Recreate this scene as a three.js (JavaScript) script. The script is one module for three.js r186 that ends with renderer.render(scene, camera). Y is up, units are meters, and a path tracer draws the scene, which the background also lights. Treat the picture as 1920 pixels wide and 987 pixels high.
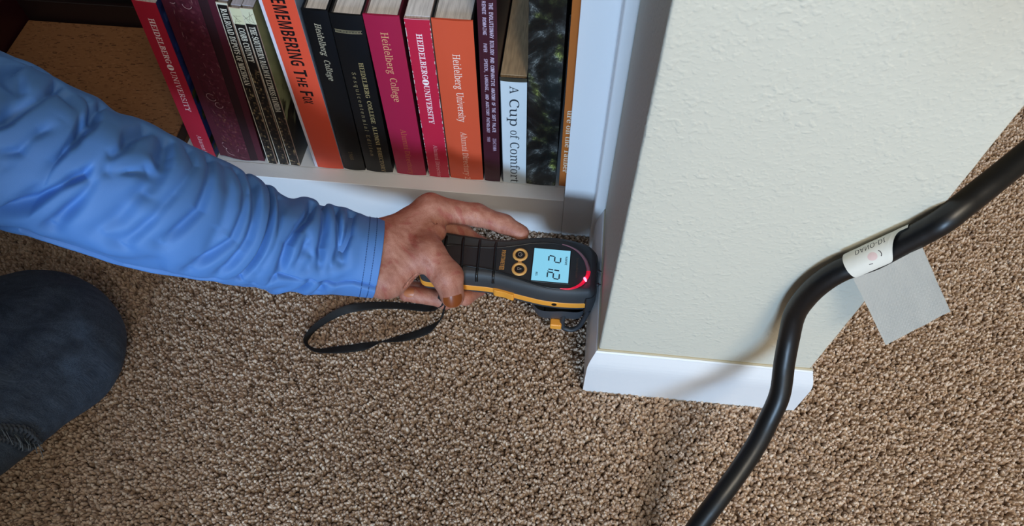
import * as THREE from 'three';
import { RoundedBoxGeometry } from 'three/addons/geometries/RoundedBoxGeometry.js';
import { RectAreaLightUniformsLib } from 'three/addons/lights/RectAreaLightUniformsLib.js';
import { mergeGeometries } from 'three/addons/utils/BufferGeometryUtils.js';
import { createNoise3D } from 'simplex-noise';

// ---------------------------------------------------------------- camera, sky, lights, exposure
RectAreaLightUniformsLib.init();
const scene = new THREE.Scene();
const renderer = new THREE.WebGLRenderer();
renderer.toneMapping = THREE.LinearToneMapping;
renderer.toneMappingExposure = 1.0;
renderer.shadowMap.enabled = true;
const camera = new THREE.PerspectiveCamera(39.17, 1920 / 987, 0.02, 30);
camera.position.set(-0.03502, 0.72001, 0.29929);
camera.quaternion.setFromRotationMatrix(new THREE.Matrix4().makeBasis(
  new THREE.Vector3(0.99420538, -0.00867307, -0.10714681),
  new THREE.Vector3(-0.08631251, 0.52972702, -0.84376503),
  new THREE.Vector3(0.06407659, 0.84812385, 0.52590886)));
scene.add(camera);
scene.background = new THREE.Color(0.75, 0.9, 1.15);                // overcast daylight outside the window

// a far window straight ahead lets in cool daylight; a warm ceiling panel fills the room
const WINDOW = { x0: -0.45, x1: 0.35, y0: 0.65, y1: 1.55, z: 4.0 };
const daylight = new THREE.RectAreaLight(new THREE.Color(0.56, 0.82, 1.14), 55, WINDOW.x1 - WINDOW.x0, WINDOW.y1 - WINDOW.y0);
daylight.name = 'window_daylight';
daylight.position.set((WINDOW.x0 + WINDOW.x1) / 2, (WINDOW.y0 + WINDOW.y1) / 2, WINDOW.z - 0.02);
daylight.lookAt(daylight.position.x, daylight.position.y, 0);
scene.add(daylight);
const PANEL = { x: 0.75, y: 2.4, z: 1.5, w: 0.9, d: 0.9 };
const panelLight = new THREE.RectAreaLight(new THREE.Color(1.0, 0.87, 0.69), 21, PANEL.w, PANEL.d);
panelLight.name = 'ceiling_panel_light';
panelLight.position.set(PANEL.x, PANEL.y - 0.02, PANEL.z);
panelLight.lookAt(PANEL.x, 0, PANEL.z);
scene.add(panelLight);

// ---------------------------------------------------------------- helpers (all lengths below are millimetres)
function rng(seed) { let a = seed >>> 0; return () => { a = (a + 0x6d2b79f5) | 0; let t = Math.imul(a ^ (a >>> 15), 1 | a); t = (t + Math.imul(t ^ (t >>> 7), 61 | t)) ^ t; return ((t ^ (t >>> 14)) >>> 0) / 4294967296; }; }
const noise3 = createNoise3D(rng(11));
const fbm = (x, y, z, n = 4) => { let s = 0, a = 0.5; for (let i = 0; i < n; i++) { s += a * noise3(x, y, z); x *= 2.03; y *= 2.03; z *= 2.03; a *= 0.5; } return s; };
const v3 = (x, y, z) => new THREE.Vector3(x, y, z);
const clamp = (x, a, b) => Math.min(b, Math.max(a, x));
const smooth = (a, b, x) => { const t = clamp((x - a) / (b - a), 0, 1); return t * t * (3 - 2 * t); };
const used = new Map();
function numbered(n) { const k = used.get(n) ?? 0; used.set(n, k + 1); return k ? `${n}_${String(k).padStart(3, '0')}` : n; }
const baseOf = new Map();
function thing(name, label, category, base = [0, 0, 0], group) {
  const o = new THREE.Group(); o.name = numbered(name); scene.add(o);
  o.position.set(base[0] / 1000, base[1] / 1000, base[2] / 1000);
  o.userData = { label, category }; if (group) o.userData.group = group;
  baseOf.set(o, base);
  return o;
}
function toMetres(g, base = [0, 0, 0]) { g.translate(-base[0], -base[1], -base[2]); g.scale(0.001, 0.001, 0.001); return g; }
function part(name, geo, mat, parent, label) {                      // geometry given in room millimetres
  const base = baseOf.get(parent), m = new THREE.Mesh(toMetres(Array.isArray(geo) ? merge(geo) : geo, base), mat);
  m.name = name; m.castShadow = m.receiveShadow = true; parent.add(m); baseOf.set(m, base);
  if (label) m.userData.label = label;
  return m;
}
function struct(name, geo, mat) {
  const m = new THREE.Mesh(toMetres(Array.isArray(geo) ? merge(geo) : geo), mat);
  m.name = numbered(name); m.castShadow = m.receiveShadow = true; m.userData.kind = 'structure'; scene.add(m); baseOf.set(m, [0, 0, 0]);
  return m;
}
function merge(list) {
  const gs = list.map((g) => { const q = g.index ? g.toNonIndexed() : g; for (const k of Object.keys(q.attributes)) if (!['position', 'normal', 'uv'].includes(k)) q.deleteAttribute(k); if (!q.attributes.uv) q.setAttribute('uv', new THREE.BufferAttribute(new Float32Array(q.attributes.position.count * 2), 2)); return q; });
  return mergeGeometries(gs);
}
function box(x0, x1, y0, y1, z0, z1, r = 0) {
  const w = x1 - x0, h = y1 - y0, d = z1 - z0;
  const g = r > 0 ? new RoundedBoxGeometry(w, h, d, 2, Math.min(r, w / 2.01, h / 2.01, d / 2.01)) : new THREE.BoxGeometry(w, h, d);
  g.translate((x0 + x1) / 2, (y0 + y1) / 2, (z0 + z1) / 2);
  return boxUV(g);
}
function boxUV(g) {                                                // uv in metres from the face's own plane
  if (g.index) g = g.toNonIndexed();
  const p = g.attributes.position, n = g.attributes.normal, uv = new Float32Array(p.count * 2);
  for (let i = 0; i < p.count; i++) {
    const ax = Math.abs(n.getX(i)), ay = Math.abs(n.getY(i)), az = Math.abs(n.getZ(i));
    const [a, b] = ax > ay && ax > az ? [p.getZ(i), p.getY(i)] : ay > az ? [p.getX(i), p.getZ(i)] : [p.getX(i), p.getY(i)];
    uv[2 * i] = a / 1000; uv[2 * i + 1] = b / 1000;
  }
  g.setAttribute('uv', new THREE.BufferAttribute(uv, 2));
  return g;
}
function quads(rows, closed = false, uvf) {                         // grid of points [[Vector3...]...] to a smooth surface
  const R = rows.length, Cn = rows[0].length, pos = [], uv = [], idx = [];
  rows.forEach((r, i) => r.forEach((p, j) => { pos.push(p.x, p.y, p.z); const q = uvf ? uvf(i, j, p) : [j / (Cn - 1), i / (R - 1)]; uv.push(q[0], q[1]); }));
  for (let i = 0; i + 1 < R; i++) for (let j = 0; j + (closed ? 0 : 1) < Cn; j++) {
    const k = (j + 1) % Cn, a = i * Cn + j, b = i * Cn + k, c = (i + 1) * Cn + j, d = (i + 1) * Cn + k;
    idx.push(a, c, b, b, c, d);
  }
  const g = new THREE.BufferGeometry();
  g.setAttribute('position', new THREE.Float32BufferAttribute(pos, 3)); g.setAttribute('uv', new THREE.Float32BufferAttribute(uv, 2)); g.setIndex(idx);
  g.computeVertexNormals();
  return g;
}
function tube(pts, r, rad = 10, seg = 80, closed = false) { const c = new THREE.CatmullRomCurve3(pts.map((p) => v3(...p)), closed); return new THREE.TubeGeometry(c, seg, r, rad, closed); }
function flip(g) { const i = g.index.array; for (let k = 0; k < i.length; k += 3) { const t = i[k]; i[k] = i[k + 1]; i[k + 1] = t; } g.computeVertexNormals(); return g; }
function outlineOf(keys, n = 160) { return new THREE.CatmullRomCurve3(keys.map(([x, z]) => v3(x, 0, z)), true, 'centripetal').getSpacedPoints(n).slice(0, n).map((p) => [p.x, p.z]); }
function loft(pts, profile, capTop = true, capBottom = false, creased = false) {        // outline [x, z] raised through [inset, y] rings
  const N = pts.length; let area = 0; for (let i = 0; i < N; i++) { const a = pts[i], b = pts[(i + 1) % N]; area += a[0] * b[1] - b[0] * a[1]; }
  const sg = Math.sign(area), ring = ([o, y]) => pts.map((p, i) => {
    const a = pts[(i + N - 1) % N], b = pts[(i + 1) % N], tx = b[0] - a[0], tz = b[1] - a[1], l = Math.hypot(tx, tz) || 1;
    return v3(p[0] - sg * tz / l * o, y, p[1] + sg * tx / l * o);
  });
  const rings = profile.map(ring), gs = [];
  const side = (rs) => { const g = quads(rs, true, (i, j, p) => [p.x / 1000, p.y / 1000]); return sg > 0 ? flip(g) : (g.computeVertexNormals(), g); };
  if (creased) for (let i = 0; i + 1 < rings.length; i++) gs.push(side([rings[i], rings[i + 1]])); else gs.push(side(rings));
  const cap = (r, up) => { const f = THREE.ShapeUtils.triangulateShape(r.map((p) => new THREE.Vector2(p.x, p.z)), []), pos = [], uv = [];
    for (const t of f) { const [a, b, c] = t.map((k) => r[k]); const u = (b.z - a.z) * (c.x - a.x) - (b.x - a.x) * (c.z - a.z); for (const p of (u > 0) === up ? [a, b, c] : [a, c, b]) { pos.push(p.x, p.y, p.z); uv.push(p.x / 1000, p.z / 1000); } }
    const g = new THREE.BufferGeometry(); g.setAttribute('position', new THREE.Float32BufferAttribute(pos, 3)); g.setAttribute('uv', new THREE.Float32BufferAttribute(uv, 2)); g.computeVertexNormals(); return g; };
  if (capTop) gs.push(cap(rings[rings.length - 1], true)); if (capBottom) gs.push(cap(rings[0], false));
  return merge(gs);
}
// surface nets: one continuous skin around a distance field
function skin(sdf, lo, hi, cell, uvf = (p) => [p[0] / 1000, p[2] / 1000]) {
  const n = [0, 1, 2].map((i) => Math.ceil((hi[i] - lo[i]) / cell) + 1), [nx, ny, nz] = n, F = new Float32Array(nx * ny * nz), at = (i, j, k) => i + nx * (j + ny * k);
  for (let k = 0; k < nz; k++) for (let j = 0; j < ny; j++) for (let i = 0; i < nx; i++) F[at(i, j, k)] = sdf(lo[0] + i * cell, lo[1] + j * cell, lo[2] + k * cell);
  const V = new Int32Array(nx * ny * nz).fill(-1), P = [];
  const E = [[0,1],[2,3],[4,5],[6,7],[0,2],[1,3],[4,6],[5,7],[0,4],[1,5],[2,6],[3,7]];
  for (let k = 0; k + 1 < nz; k++) for (let j = 0; j + 1 < ny; j++) for (let i = 0; i + 1 < nx; i++) {
    const f = []; let neg = 0; for (let c = 0; c < 8; c++) { f.push(F[at(i + (c & 1), j + ((c >> 1) & 1), k + (c >> 2))]); if (f[c] < 0) neg++; }
    if (!neg || neg === 8) continue;
    let x = 0, y = 0, z = 0, m = 0;
    for (const [a, b] of E) if ((f[a] < 0) !== (f[b] < 0)) { const t = f[a] / (f[a] - f[b]); x += (a & 1) + t * ((b & 1) - (a & 1)); y += ((a >> 1) & 1) + t * (((b >> 1) & 1) - ((a >> 1) & 1)); z += (a >> 2) + t * ((b >> 2) - (a >> 2)); m++; }
    V[at(i, j, k)] = P.length; P.push([lo[0] + (i + x / m) * cell, lo[1] + (j + y / m) * cell, lo[2] + (k + z / m) * cell]);
  }
  const idx = [], quad = (a, b, c, d, s) => { if (a < 0 || b < 0 || c < 0 || d < 0) return; s ? idx.push(a, b, c, a, c, d) : idx.push(a, c, b, a, d, c); };
  for (let k = 1; k + 1 < nz; k++) for (let j = 1; j + 1 < ny; j++) for (let i = 1; i + 1 < nx; i++) {
    const s = F[at(i, j, k)] < 0;
    if (s !== F[at(i + 1, j, k)] < 0) quad(V[at(i, j - 1, k - 1)], V[at(i, j, k - 1)], V[at(i, j, k)], V[at(i, j - 1, k)], s);
    if (s !== F[at(i, j + 1, k)] < 0) quad(V[at(i - 1, j, k - 1)], V[at(i - 1, j, k)], V[at(i, j, k)], V[at(i, j, k - 1)], s);
    if (s !== F[at(i, j, k + 1)] < 0) quad(V[at(i - 1, j - 1, k)], V[at(i, j - 1, k)], V[at(i, j, k)], V[at(i - 1, j, k)], s);
  }
  const h = cell * 0.25, pos = new Float32Array(P.length * 3), nor = new Float32Array(P.length * 3), uv = new Float32Array(P.length * 2);
  P.forEach((p, q) => {
    let g;
    for (let it = 0; it < 3; it++) {
      g = [sdf(p[0] + h, p[1], p[2]) - sdf(p[0] - h, p[1], p[2]), sdf(p[0], p[1] + h, p[2]) - sdf(p[0], p[1] - h, p[2]), sdf(p[0], p[1], p[2] + h) - sdf(p[0], p[1], p[2] - h)];
      const l = Math.hypot(...g) || 1; g = g.map((e) => e / l);
      if (it < 2) { const d = clamp(sdf(...p), -cell * 0.5, cell * 0.5); for (let e = 0; e < 3; e++) p[e] -= d * g[e]; }
    }
    pos.set(p, q * 3); nor.set(g, q * 3); uv.set(uvf(p), q * 2);
  });
  const g = new THREE.BufferGeometry();
  g.setAttribute('position', new THREE.BufferAttribute(pos, 3)); g.setAttribute('normal', new THREE.BufferAttribute(nor, 3)); g.setAttribute('uv', new THREE.BufferAttribute(uv, 2)); g.setIndex(idx);
  return g;
}
const cone = (a, b, r1, r2) => { const d = [b[0] - a[0], b[1] - a[1], b[2] - a[2]], l2 = d[0] * d[0] + d[1] * d[1] + d[2] * d[2] || 1; return (x, y, z) => { const t = clamp(((x - a[0]) * d[0] + (y - a[1]) * d[1] + (z - a[2]) * d[2]) / l2, 0, 1); return Math.hypot(x - a[0] - t * d[0], y - a[1] - t * d[1], z - a[2] - t * d[2]) - r1 - t * (r2 - r1); }; };
const smin = (a, b, k) => { const h = Math.max(k - Math.abs(a - b), 0) / k; return Math.min(a, b) - h * h * k * 0.25; };

// ---------------------------------------------------------------- textures
function noiseTexture(size, f, srgb = false) {                      // f(u, v) -> grey or [r, g, b] in 0..1
  const d = new Uint8Array(size * size * 4);
  for (let y = 0; y < size; y++) for (let x = 0; x < size; x++) { const c = f(x / size, y / size), o = 4 * (y * size + x); const t = Array.isArray(c) ? c : [c, c, c]; for (let k = 0; k < 3; k++) d[o + k] = clamp(t[k], 0, 1) * 255; d[o + 3] = 255; }
  const t = new THREE.DataTexture(d, size, size); t.wrapS = t.wrapT = THREE.RepeatWrapping; t.magFilter = THREE.LinearFilter; t.minFilter = THREE.LinearMipmapLinearFilter; t.generateMipmaps = true;
  if (srgb) t.colorSpace = THREE.SRGBColorSpace; t.needsUpdate = true; return t;
}
const torus = (u, v, f, s = 0) => { const a = u * 2 * Math.PI, b = v * 2 * Math.PI, r = f / 6.2832; return [Math.cos(a) * r + s, Math.sin(a) * r + Math.cos(b) * r * 1.3, Math.sin(b) * r * 1.3 - s]; };
const tileNoise = (u, v, f, s = 0, n = 3) => fbm(...torus(u, v, f, s), n);
function rep(t, per) { t.repeat.set(1 / per, 1 / per); return t; } // per = metres covered by one tile
// hand-trowelled wall: broad flattened splats plus fine roller stipple
const plasterBump = rep(noiseTexture(1024, (u, v) => { const a = fbm(u * 62, v * 62, 3, 2), b = fbm(u * 120, v * 120, 7, 2), k = smooth(-0.3, 0.4, fbm(u * 9, v * 9, 5, 2)); return 0.38 + 0.30 * smooth(0.02, 0.42, a) * (0.3 + 0.7 * k) + 0.14 * smooth(0.05, 0.45, b) + 0.14 * fbm(u * 24, v * 24, 4, 2) + 0.02 * noise3(u * 400, v * 400, 9); }), 0.5);
plasterBump.wrapS = plasterBump.wrapT = THREE.MirroredRepeatWrapping;
const paintBump = rep(noiseTexture(512, (u, v) => 0.5 + 0.3 * tileNoise(u, v, 24, 1, 4)), 0.2);
const M = {};
const std = (o) => new THREE.MeshStandardMaterial(o);
M.wall = std({ color: 0xc8c5b7, roughness: 0.62, bumpMap: plasterBump, bumpScale: 0.00085 });
M.roomWall = std({ color: 0x958b7a, roughness: 0.8 });
M.ceiling = std({ color: 0xcfc9bc, roughness: 0.9 });
M.trim = std({ color: 0xdcdfe3, roughness: 0.36, bumpMap: paintBump, bumpScale: 0.0002 });
M.shelfPaint = std({ color: 0xe9ebee, roughness: 0.33, bumpMap: paintBump, bumpScale: 0.00015 });
M.backing = std({ color: 0xffffff, map: rep(noiseTexture(512, (u, v) => { const n = 0.5 * noise3(u * 110, v * 110, 2) + 0.3 * noise3(u * 230, v * 230, 5); return [0.56 + 0.16 * n, 0.46 + 0.15 * n, 0.375 + 0.13 * n]; }, true), 0.5), roughness: 1 });
M.backing.map.wrapS = M.backing.map.wrapT = THREE.MirroredRepeatWrapping;
M.glass = new THREE.MeshPhysicalMaterial({ color: 0xffffff, transmission: 1, thickness: 0, roughness: 0 });

// ---------------------------------------------------------------- the room
const CW = 214, IN = 8.6, ZR = -193;                               // width of the wall end with its baseboard, baseboard depth, plane of the shelf front
struct('floor', box(-2200, 1700, -110, -9, -1800, 4000), M.backing);
struct('ceiling', box(-2200, 1700, 2440, 2540, -1800, 4000), M.ceiling);
struct('wall_left', box(-2300, -2200, -110, 2540, -1800, 4000), M.roomWall);
struct('wall_far', box(IN, 1700, -110, 2440, -1800, -1700), M.roomWall);
struct('wall_behind', box(-2200, IN, -110, 2440, -640, -520), M.roomWall);
{
  const W = WINDOW, x0 = W.x0 * 1000, x1 = W.x1 * 1000, y0 = W.y0 * 1000, y1 = W.y1 * 1000, z = W.z * 1000;
  struct('wall_front', [box(-2200, x0, -110, 2440, z, z + 100), box(x1, 1700, -110, 2440, z, z + 100), box(x0, x1, -110, y0, z, z + 100), box(x0, x1, y1, 2440, z, z + 100)], M.roomWall);
  const w = struct('window_1', [box(x0, x1, y0, y0 + 30, z + 30, z + 80), box(x0, x1, y1 - 30, y1, z + 30, z + 80), box(x0, x0 + 30, y0 + 30, y1 - 30, z + 30, z + 80), box(x1 - 30, x1, y0 + 30, y1 - 30, z + 30, z + 80)], M.trim);
  part('window_pane', box(x0 + 30, x1 - 30, y0 + 30, y1 - 30, z + 54, z + 56), M.glass, w);
}
struct('wall_right', box(1700, 1800, -110, 2540, -1800, 4000), M.roomWall);
{
  const t = thing('ceiling_light', 'square warm ceiling light panel above the carpet', 'ceiling light', [PANEL.x * 1000, 2440, PANEL.z * 1000]), x = PANEL.x * 1000, z = PANEL.z * 1000, w = PANEL.w * 500, d = PANEL.d * 500;
  part('frame', [box(x - w - 25, x + w + 25, 2395, 2440, z - d - 25, z - d), box(x - w - 25, x + w + 25, 2395, 2440, z + d, z + d + 25), box(x - w - 25, x - w, 2395, 2440, z - d, z + d), box(x + w, x + w + 25, 2395, 2440, z - d, z + d)], M.trim, t);
  part('diffuser', box(x - w, x + w, 2402, 2440, z - d, z + d), std({ color: 0xf4efe4, emissive: 0xffe3bf, emissiveIntensity: 1.0, roughness: 0.9 }), t);
}
// the end of a partition wall, drywall with a slightly wavy corner bead
{
  const w = CW - 2 * IN, rows = [], xs = [];
  const N = 200;
  for (let i = 0; i <= N; i++) { const y = -100 + 2530 * (i / N) ** 1.8, k = (a) => 0.5 * fbm(a, y * 0.05, 2, 3); rows.push([v3(IN, y, -1690), v3(IN, y, -60), v3(IN, y, -IN - 3), v3(IN + 0.5 + k(1), y, -IN - 0.8), v3(IN + 1.8 + k(1), y, -IN + k(4) * 0.4), v3(IN + 5, y, -IN), v3(CW / 2, y, -IN), v3(CW - IN - 5, y, -IN), v3(CW - IN - 1.6 + k(3), y, -IN + 0.2 * k(5)), v3(CW - IN - 0.4 + k(3), y, -IN - 1), v3(CW - IN, y, -IN - 4), v3(CW - IN, y, -60), v3(CW - IN, y, -1690)]); }
  const run = [0]; for (let j = 1; j < rows[0].length; j++) run.push(run[j - 1] + rows[0][j].distanceTo(rows[0][j - 1]));
  struct('wall_corner', flip(quads(rows, false, (i, j, p) => [run[j] / 1000, p.y / 1000])), M.wall);
}
const PROFILE = [[0, -8], [0, 50], [0.15, 55], [0.55, 60], [1.3, 64.5], [2.6, 69.5], [4.2, 74.5], [5.6, 78.5], [6.0, 79.8], [5.9, 80.6], [6.6, 81.6], [7.6, 82.4], [8.7, 83]];
function skirting(name, a, b) {                                     // mitred run between two footprint functions of the profile's depth
  const gs = [];
  for (let i = 0; i + 1 < PROFILE.length; i++) { const q = [PROFILE[i], PROFILE[i + 1]].map(([o, y]) => { const [x0, z0] = a(o), [x1, z1] = b(o); return [v3(x0, y, z0), v3(x1, y, z1)]; }); gs.push(quads(q, false, (r, c, p) => [(p.x + p.z) / 1000, p.y / 1000])); }
  for (const g of gs) flip(g);
  return struct(name, gs, M.trim);
}
skirting('baseboard_front', (o) => [o, -o], (o) => [CW - o, -o]);
skirting('baseboard_left', (o) => [o, -172], (o) => [o, -o]);
skirting('baseboard_right', (o) => [CW - o, -o], (o) => [CW - o, -1690]);
struct('trim_1', box(-3.4, IN + 0.2, -8, 2420, ZR + 0.1, -172, 2.5), M.shelfPaint);
{                                                                   // dried caulk along the baseboard's top edge
  struct('trim_2', [tube([[IN - 1, 83.2, -IN + 0.6], [70, 83.5, -IN + 0.5], [140, 83.1, -IN + 0.6], [CW - IN + 0.6, 83.3, -IN + 0.6]], 1.5, 6, 40), tube([[IN - 0.6, 83.3, -IN + 0.6], [IN - 0.6, 83.2, -90], [IN - 0.6, 83.3, -172]], 0.8, 6, 20)], std({ color: 0xb5ab92, roughness: 0.7 }));
}

// ---------------------------------------------------------------- carpet
{
  const tuft = (() => {                                             // one twisted yarn end, rounded and bent
    const rows = [], H = 11, T = 6, S = 7;
    for (let i = 0; i <= S; i++) { const t = i / S, r = i === S ? 0.05 : 1.72 * (0.72 + 0.38 * Math.sin(Math.PI * Math.min(1, t * 1.05) ** 0.9)) * (t > 0.8 ? 1 - ((t - 0.8) / 0.2) ** 2 * 0.75 : 1), row = []; for (let j = 0; j < T; j++) { const a = j / T * 2 * Math.PI + t * 2.2, q = r * (j % 2 ? 0.82 : 1.12); row.push(v3(q * Math.cos(a) + 1.5 * t * t, t * H, q * Math.sin(a))); } rows.push(row); }
    return flip(toMetres(quads(rows, true)));
  })();
  const R = rng(5), spots = [], step = 2.5;
  for (let z = -720; z < 440; z += step) for (let x = -980; x < 780; x += step) {
    const px = x + (R() - 0.5) * step * 0.95, pz = z + (R() - 0.5) * step * 0.95, r1 = R(), r2 = R(), r3 = R(), r4 = R();
    if (pz < ZR - 2 && px < 8) continue; if (px > 2 && px < CW - 2 && pz < -2) continue;
    spots.push([px, pz, r1, r2, r3, r4]);
  }
  const m = new THREE.InstancedMesh(tuft, std({ color: 0xffffff, roughness: 0.95 }), spots.length), d = new THREE.Object3D(), c = new THREE.Color();
  const tones = [[0xc6b09b, 0.34], [0xb69d88, 0.66], [0xa28a75, 0.88], [0x8b7462, 0.95], [0xd6c4b1, 1.01]];
  spots.forEach(([x, z, a, b, e, f], i) => {
    const lump = fbm(x * 0.035, z * 0.035, 1, 2);
    d.position.set(x / 1000, (-9.5 + lump * 1.4) / 1000, z / 1000); const lay = fbm(x * 0.008, z * 0.008, 5, 2);
    d.rotation.set((b - 0.5) * 0.8 + lay * 0.25, a * 6.283, (e - 0.5) * 0.8, 'YXZ'); const s = 0.9 + 0.2 * f; d.scale.set(s * 1.05, s * (0.95 + 0.12 * b), s * 1.05); d.updateMatrix(); m.setMatrixAt(i, d.matrix);
    const t = (f * 7.31 + a * 3.17) % 1; c.set(tones.find((q) => t < q[1])[0]).multiplyScalar(0.9 + 0.2 * e); m.setColorAt(i, c);
  });
  m.name = 'carpet_pile'; m.castShadow = m.receiveShadow = true; m.userData = { kind: 'stuff', label: 'speckled beige and brown twist-pile carpet covering the floor', category: 'carpet' };
  scene.add(m);
}

// ---------------------------------------------------------------- bookcase
{
  const t = thing('bookcase', 'white painted built-in bookcase with a low bottom rail behind the hand-held instrument', 'bookcase', [-600, 0, -330]);
  part('bottom_rail', box(-1180, -36.2, -8, 64.6, ZR - 19, ZR, 0.8), M.shelfPaint, t);
  part('stile', box(-36, -2.6, -8, 2000, ZR - 20, ZR + 0.2, 0.4), M.shelfPaint, t);
  part('stile', box(-1216, -1180, -8, 2000, ZR - 20, ZR + 0.2, 0.8), M.shelfPaint, t);
  part('shelf', box(-1196, -22, 45, 64.4, -500, ZR - 19.2), M.shelfPaint, t);
  for (const y of [400, 740, 1080, 1420, 1760]) part('shelf', box(-1180, -22, y, y + 20, -500, ZR - 20, 1), M.shelfPaint, t);
  part('side_panel', box(-22, -3, -8, 2000, -510, ZR - 20), M.shelfPaint, t);
  part('side_panel', box(-1216, -1197, -8, 2000, -510, ZR - 20), M.shelfPaint, t);
  part('back_panel', box(-1197, -22, -8, 2000, -512, -502), std({ color: 0x4a3426, roughness: 0.7 }), t);
  part('top_panel', box(-1216, -3, 2000, 2020, -512, ZR), M.shelfPaint, t);
}

// ---------------------------------------------------------------- books
function canvasTexture(w, h, draw, px = 6) {                        // drawn in millimetres, y down
  px = Math.min(px, 2000 / h, 2000 / w); const c = document.createElement('canvas'); c.width = Math.max(8, Math.round(w * px)); c.height = Math.round(h * px);
  const x = c.getContext('2d'); x.scale(c.width / w, c.height / h); draw(x, w, h);
  const t = new THREE.CanvasTexture(c); t.colorSpace = THREE.SRGBColorSpace; t.anisotropy = 8; return t;
}
function down(x, str, cx, y0, y1, size, font, color) {              // lettering that runs down a spine, fitted between y0 and y1
  x.save(); x.translate(cx, y0); x.rotate(Math.PI / 2); x.font = font.replace('SIZE', '10'); x.fillStyle = color; x.textBaseline = 'alphabetic'; x.textAlign = 'left';
  const w = x.measureText(str).width; x.scale((y1 - y0) / w, size / 10); x.fillText(str, 0, 3.6); x.restore();
}
const SERIF = 'SIZEpx serif', SERIFB = 'bold SIZEpx serif', SANS = 'SIZEpx sans-serif', SANSB = 'bold SIZEpx sans-serif';
function spineBlock(w, h, d, bulge, map = true) {                   // only the front face takes the print; the other faces take the corner colour
  const g = new THREE.BoxGeometry(w, h, d, 10, 1, 1), p = g.attributes.position, n = g.attributes.normal, uv = g.attributes.uv;
  for (let i = 0; i < p.count; i++) { if (p.getZ(i) > 0) { const t = p.getX(i) / (w / 2); p.setZ(i, p.getZ(i) - bulge * t * t); } if (n.getZ(i) < 0.5) uv.setXY(i, 0.01, 0.003); }
  g.computeVertexNormals(); return g;
}
const pageEdge = noiseTexture(128, (u, v) => 0.90 + 0.08 * noise3(u * 60, v * 1.5, 3) + 0.06 * noise3(u * 8, v * 8, 9));
pageEdge.colorSpace = THREE.SRGBColorSpace;
const ROW = 'books standing on the bottom shelf';
function book({ name = 'book', label, x, w, h, d = 160, lean = 0, z = -212.5, y = 64.6, soft = false, spine, bulge = 1.2, cover, rough = 0.45, pages = 0xf6f4f6, front, inset = 3.5, coat = 0, splay = 0 }) {
  const th = lean * Math.PI / 180, t = thing(name, label, 'book', [x + w, y, z], ROW), b = soft ? 0.5 : 2.3;
  t.rotation.z = -th;
  const mat = (o) => coat ? new THREE.MeshPhysicalMaterial({ roughness: rough, clearcoat: coat, clearcoatRoughness: 0.25, ...o }) : std({ roughness: rough, ...o });
  const put = (n, g, m, x0, y0, z0) => { g.translate(x0, y0, z0); g.scale(0.001, 0.001, 0.001); const o = new THREE.Mesh(g, m); o.name = n; o.castShadow = o.receiveShadow = true; t.add(o); return o; };
  const sm = mat(spine.isTexture ? { map: spine } : { color: spine }), cm = mat({ color: cover });
  const ex = soft ? 0 : 0.9;
  put('spine', spineBlock(w, h, soft ? 1 : 2.6, bulge), sm, -w / 2, h / 2, -(soft ? 0.5 : 1.3));
  put('back_cover', new RoundedBoxGeometry(b, h, d, 2, Math.min(0.9, b / 2.1)), cm, -w + b / 2 - ex * 0.2, h / 2, -d / 2 - bulge);
  const fc = put('front_cover', new RoundedBoxGeometry(b, h, d, 2, Math.min(0.9, b / 2.1)), front ?? cm, 0, h / 2, -d / 2);
  fc.position.set((-b / 2 + ex * 0.2) / 1000, 0, -bulge / 1000); fc.rotation.y = -splay * Math.PI / 180;
  const ins = soft ? 0.2 : inset, pg = new THREE.BoxGeometry(w - 2 * b - 0.1, h - 2 * ins, d - 5, 1, 1, 1);
  put('page_block', pg, std({ map: pageEdge, color: pages, roughness: 0.9 }), -w / 2, h / 2, -d / 2 - 2.5);
  return t;
}
const flat = (x, w, h, c) => { x.fillStyle = c; x.fillRect(0, 0, w, h); };
function logo(x, cx, cy, r, c) { x.save(); x.translate(cx, cy); x.fillStyle = c; x.beginPath(); x.ellipse(0, 0, r * 0.8, r, 0, 0, 7); x.fill(); x.restore(); }
const MET = 'white serif lettering';
{ // a: tall bright red directory at the left end, leaning
  const w = 22, h = 219, R = rng(21);
  book({ label: 'thin bright red book at the left end of the row, leaning, beside the cork album', x: -459.5, w, h, lean: 5.6, bulge: 0.4, soft: true, d: 175, cover: 0x9a1f35, rough: 0.4,
    spine: canvasTexture(w, h, (x) => { flat(x, w, h, '#b02239'); down(x, 'HEIDELBERG', w * 0.52, 18, 74, 7.6, SERIFB, '#f3e3e6'); logo(x, w * 0.52, 79, 4, '#f6eaec'); x.fillStyle = '#b02239'; x.fillRect(w * 0.42, 78.4, 5, 1.2); down(x, 'UNIVERSITY', w * 0.52, 84, 142, 7.6, SERIF, '#eed6da'); down(x, 'Alumni Directory', w * 0.52, 180, 246, 6.4, SERIF, '#e0bcc3'); }),
    front: std({ roughness: 0.35, map: canvasTexture(40, 60, (x) => { flat(x, 40, 60, '#26336b'); for (let i = 0; i < 400; i++) { const y = R() * 60; x.fillStyle = y > 30 ? ['#2f3a1f', '#4b4a26', '#1d2618'][i % 3] : ['#2b3f86', '#3a4f90', '#1d2756'][i % 3]; x.fillRect(R() * 40, y, 1 + R() * 3, 1 + R() * 2); } }) }) });
}
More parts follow.
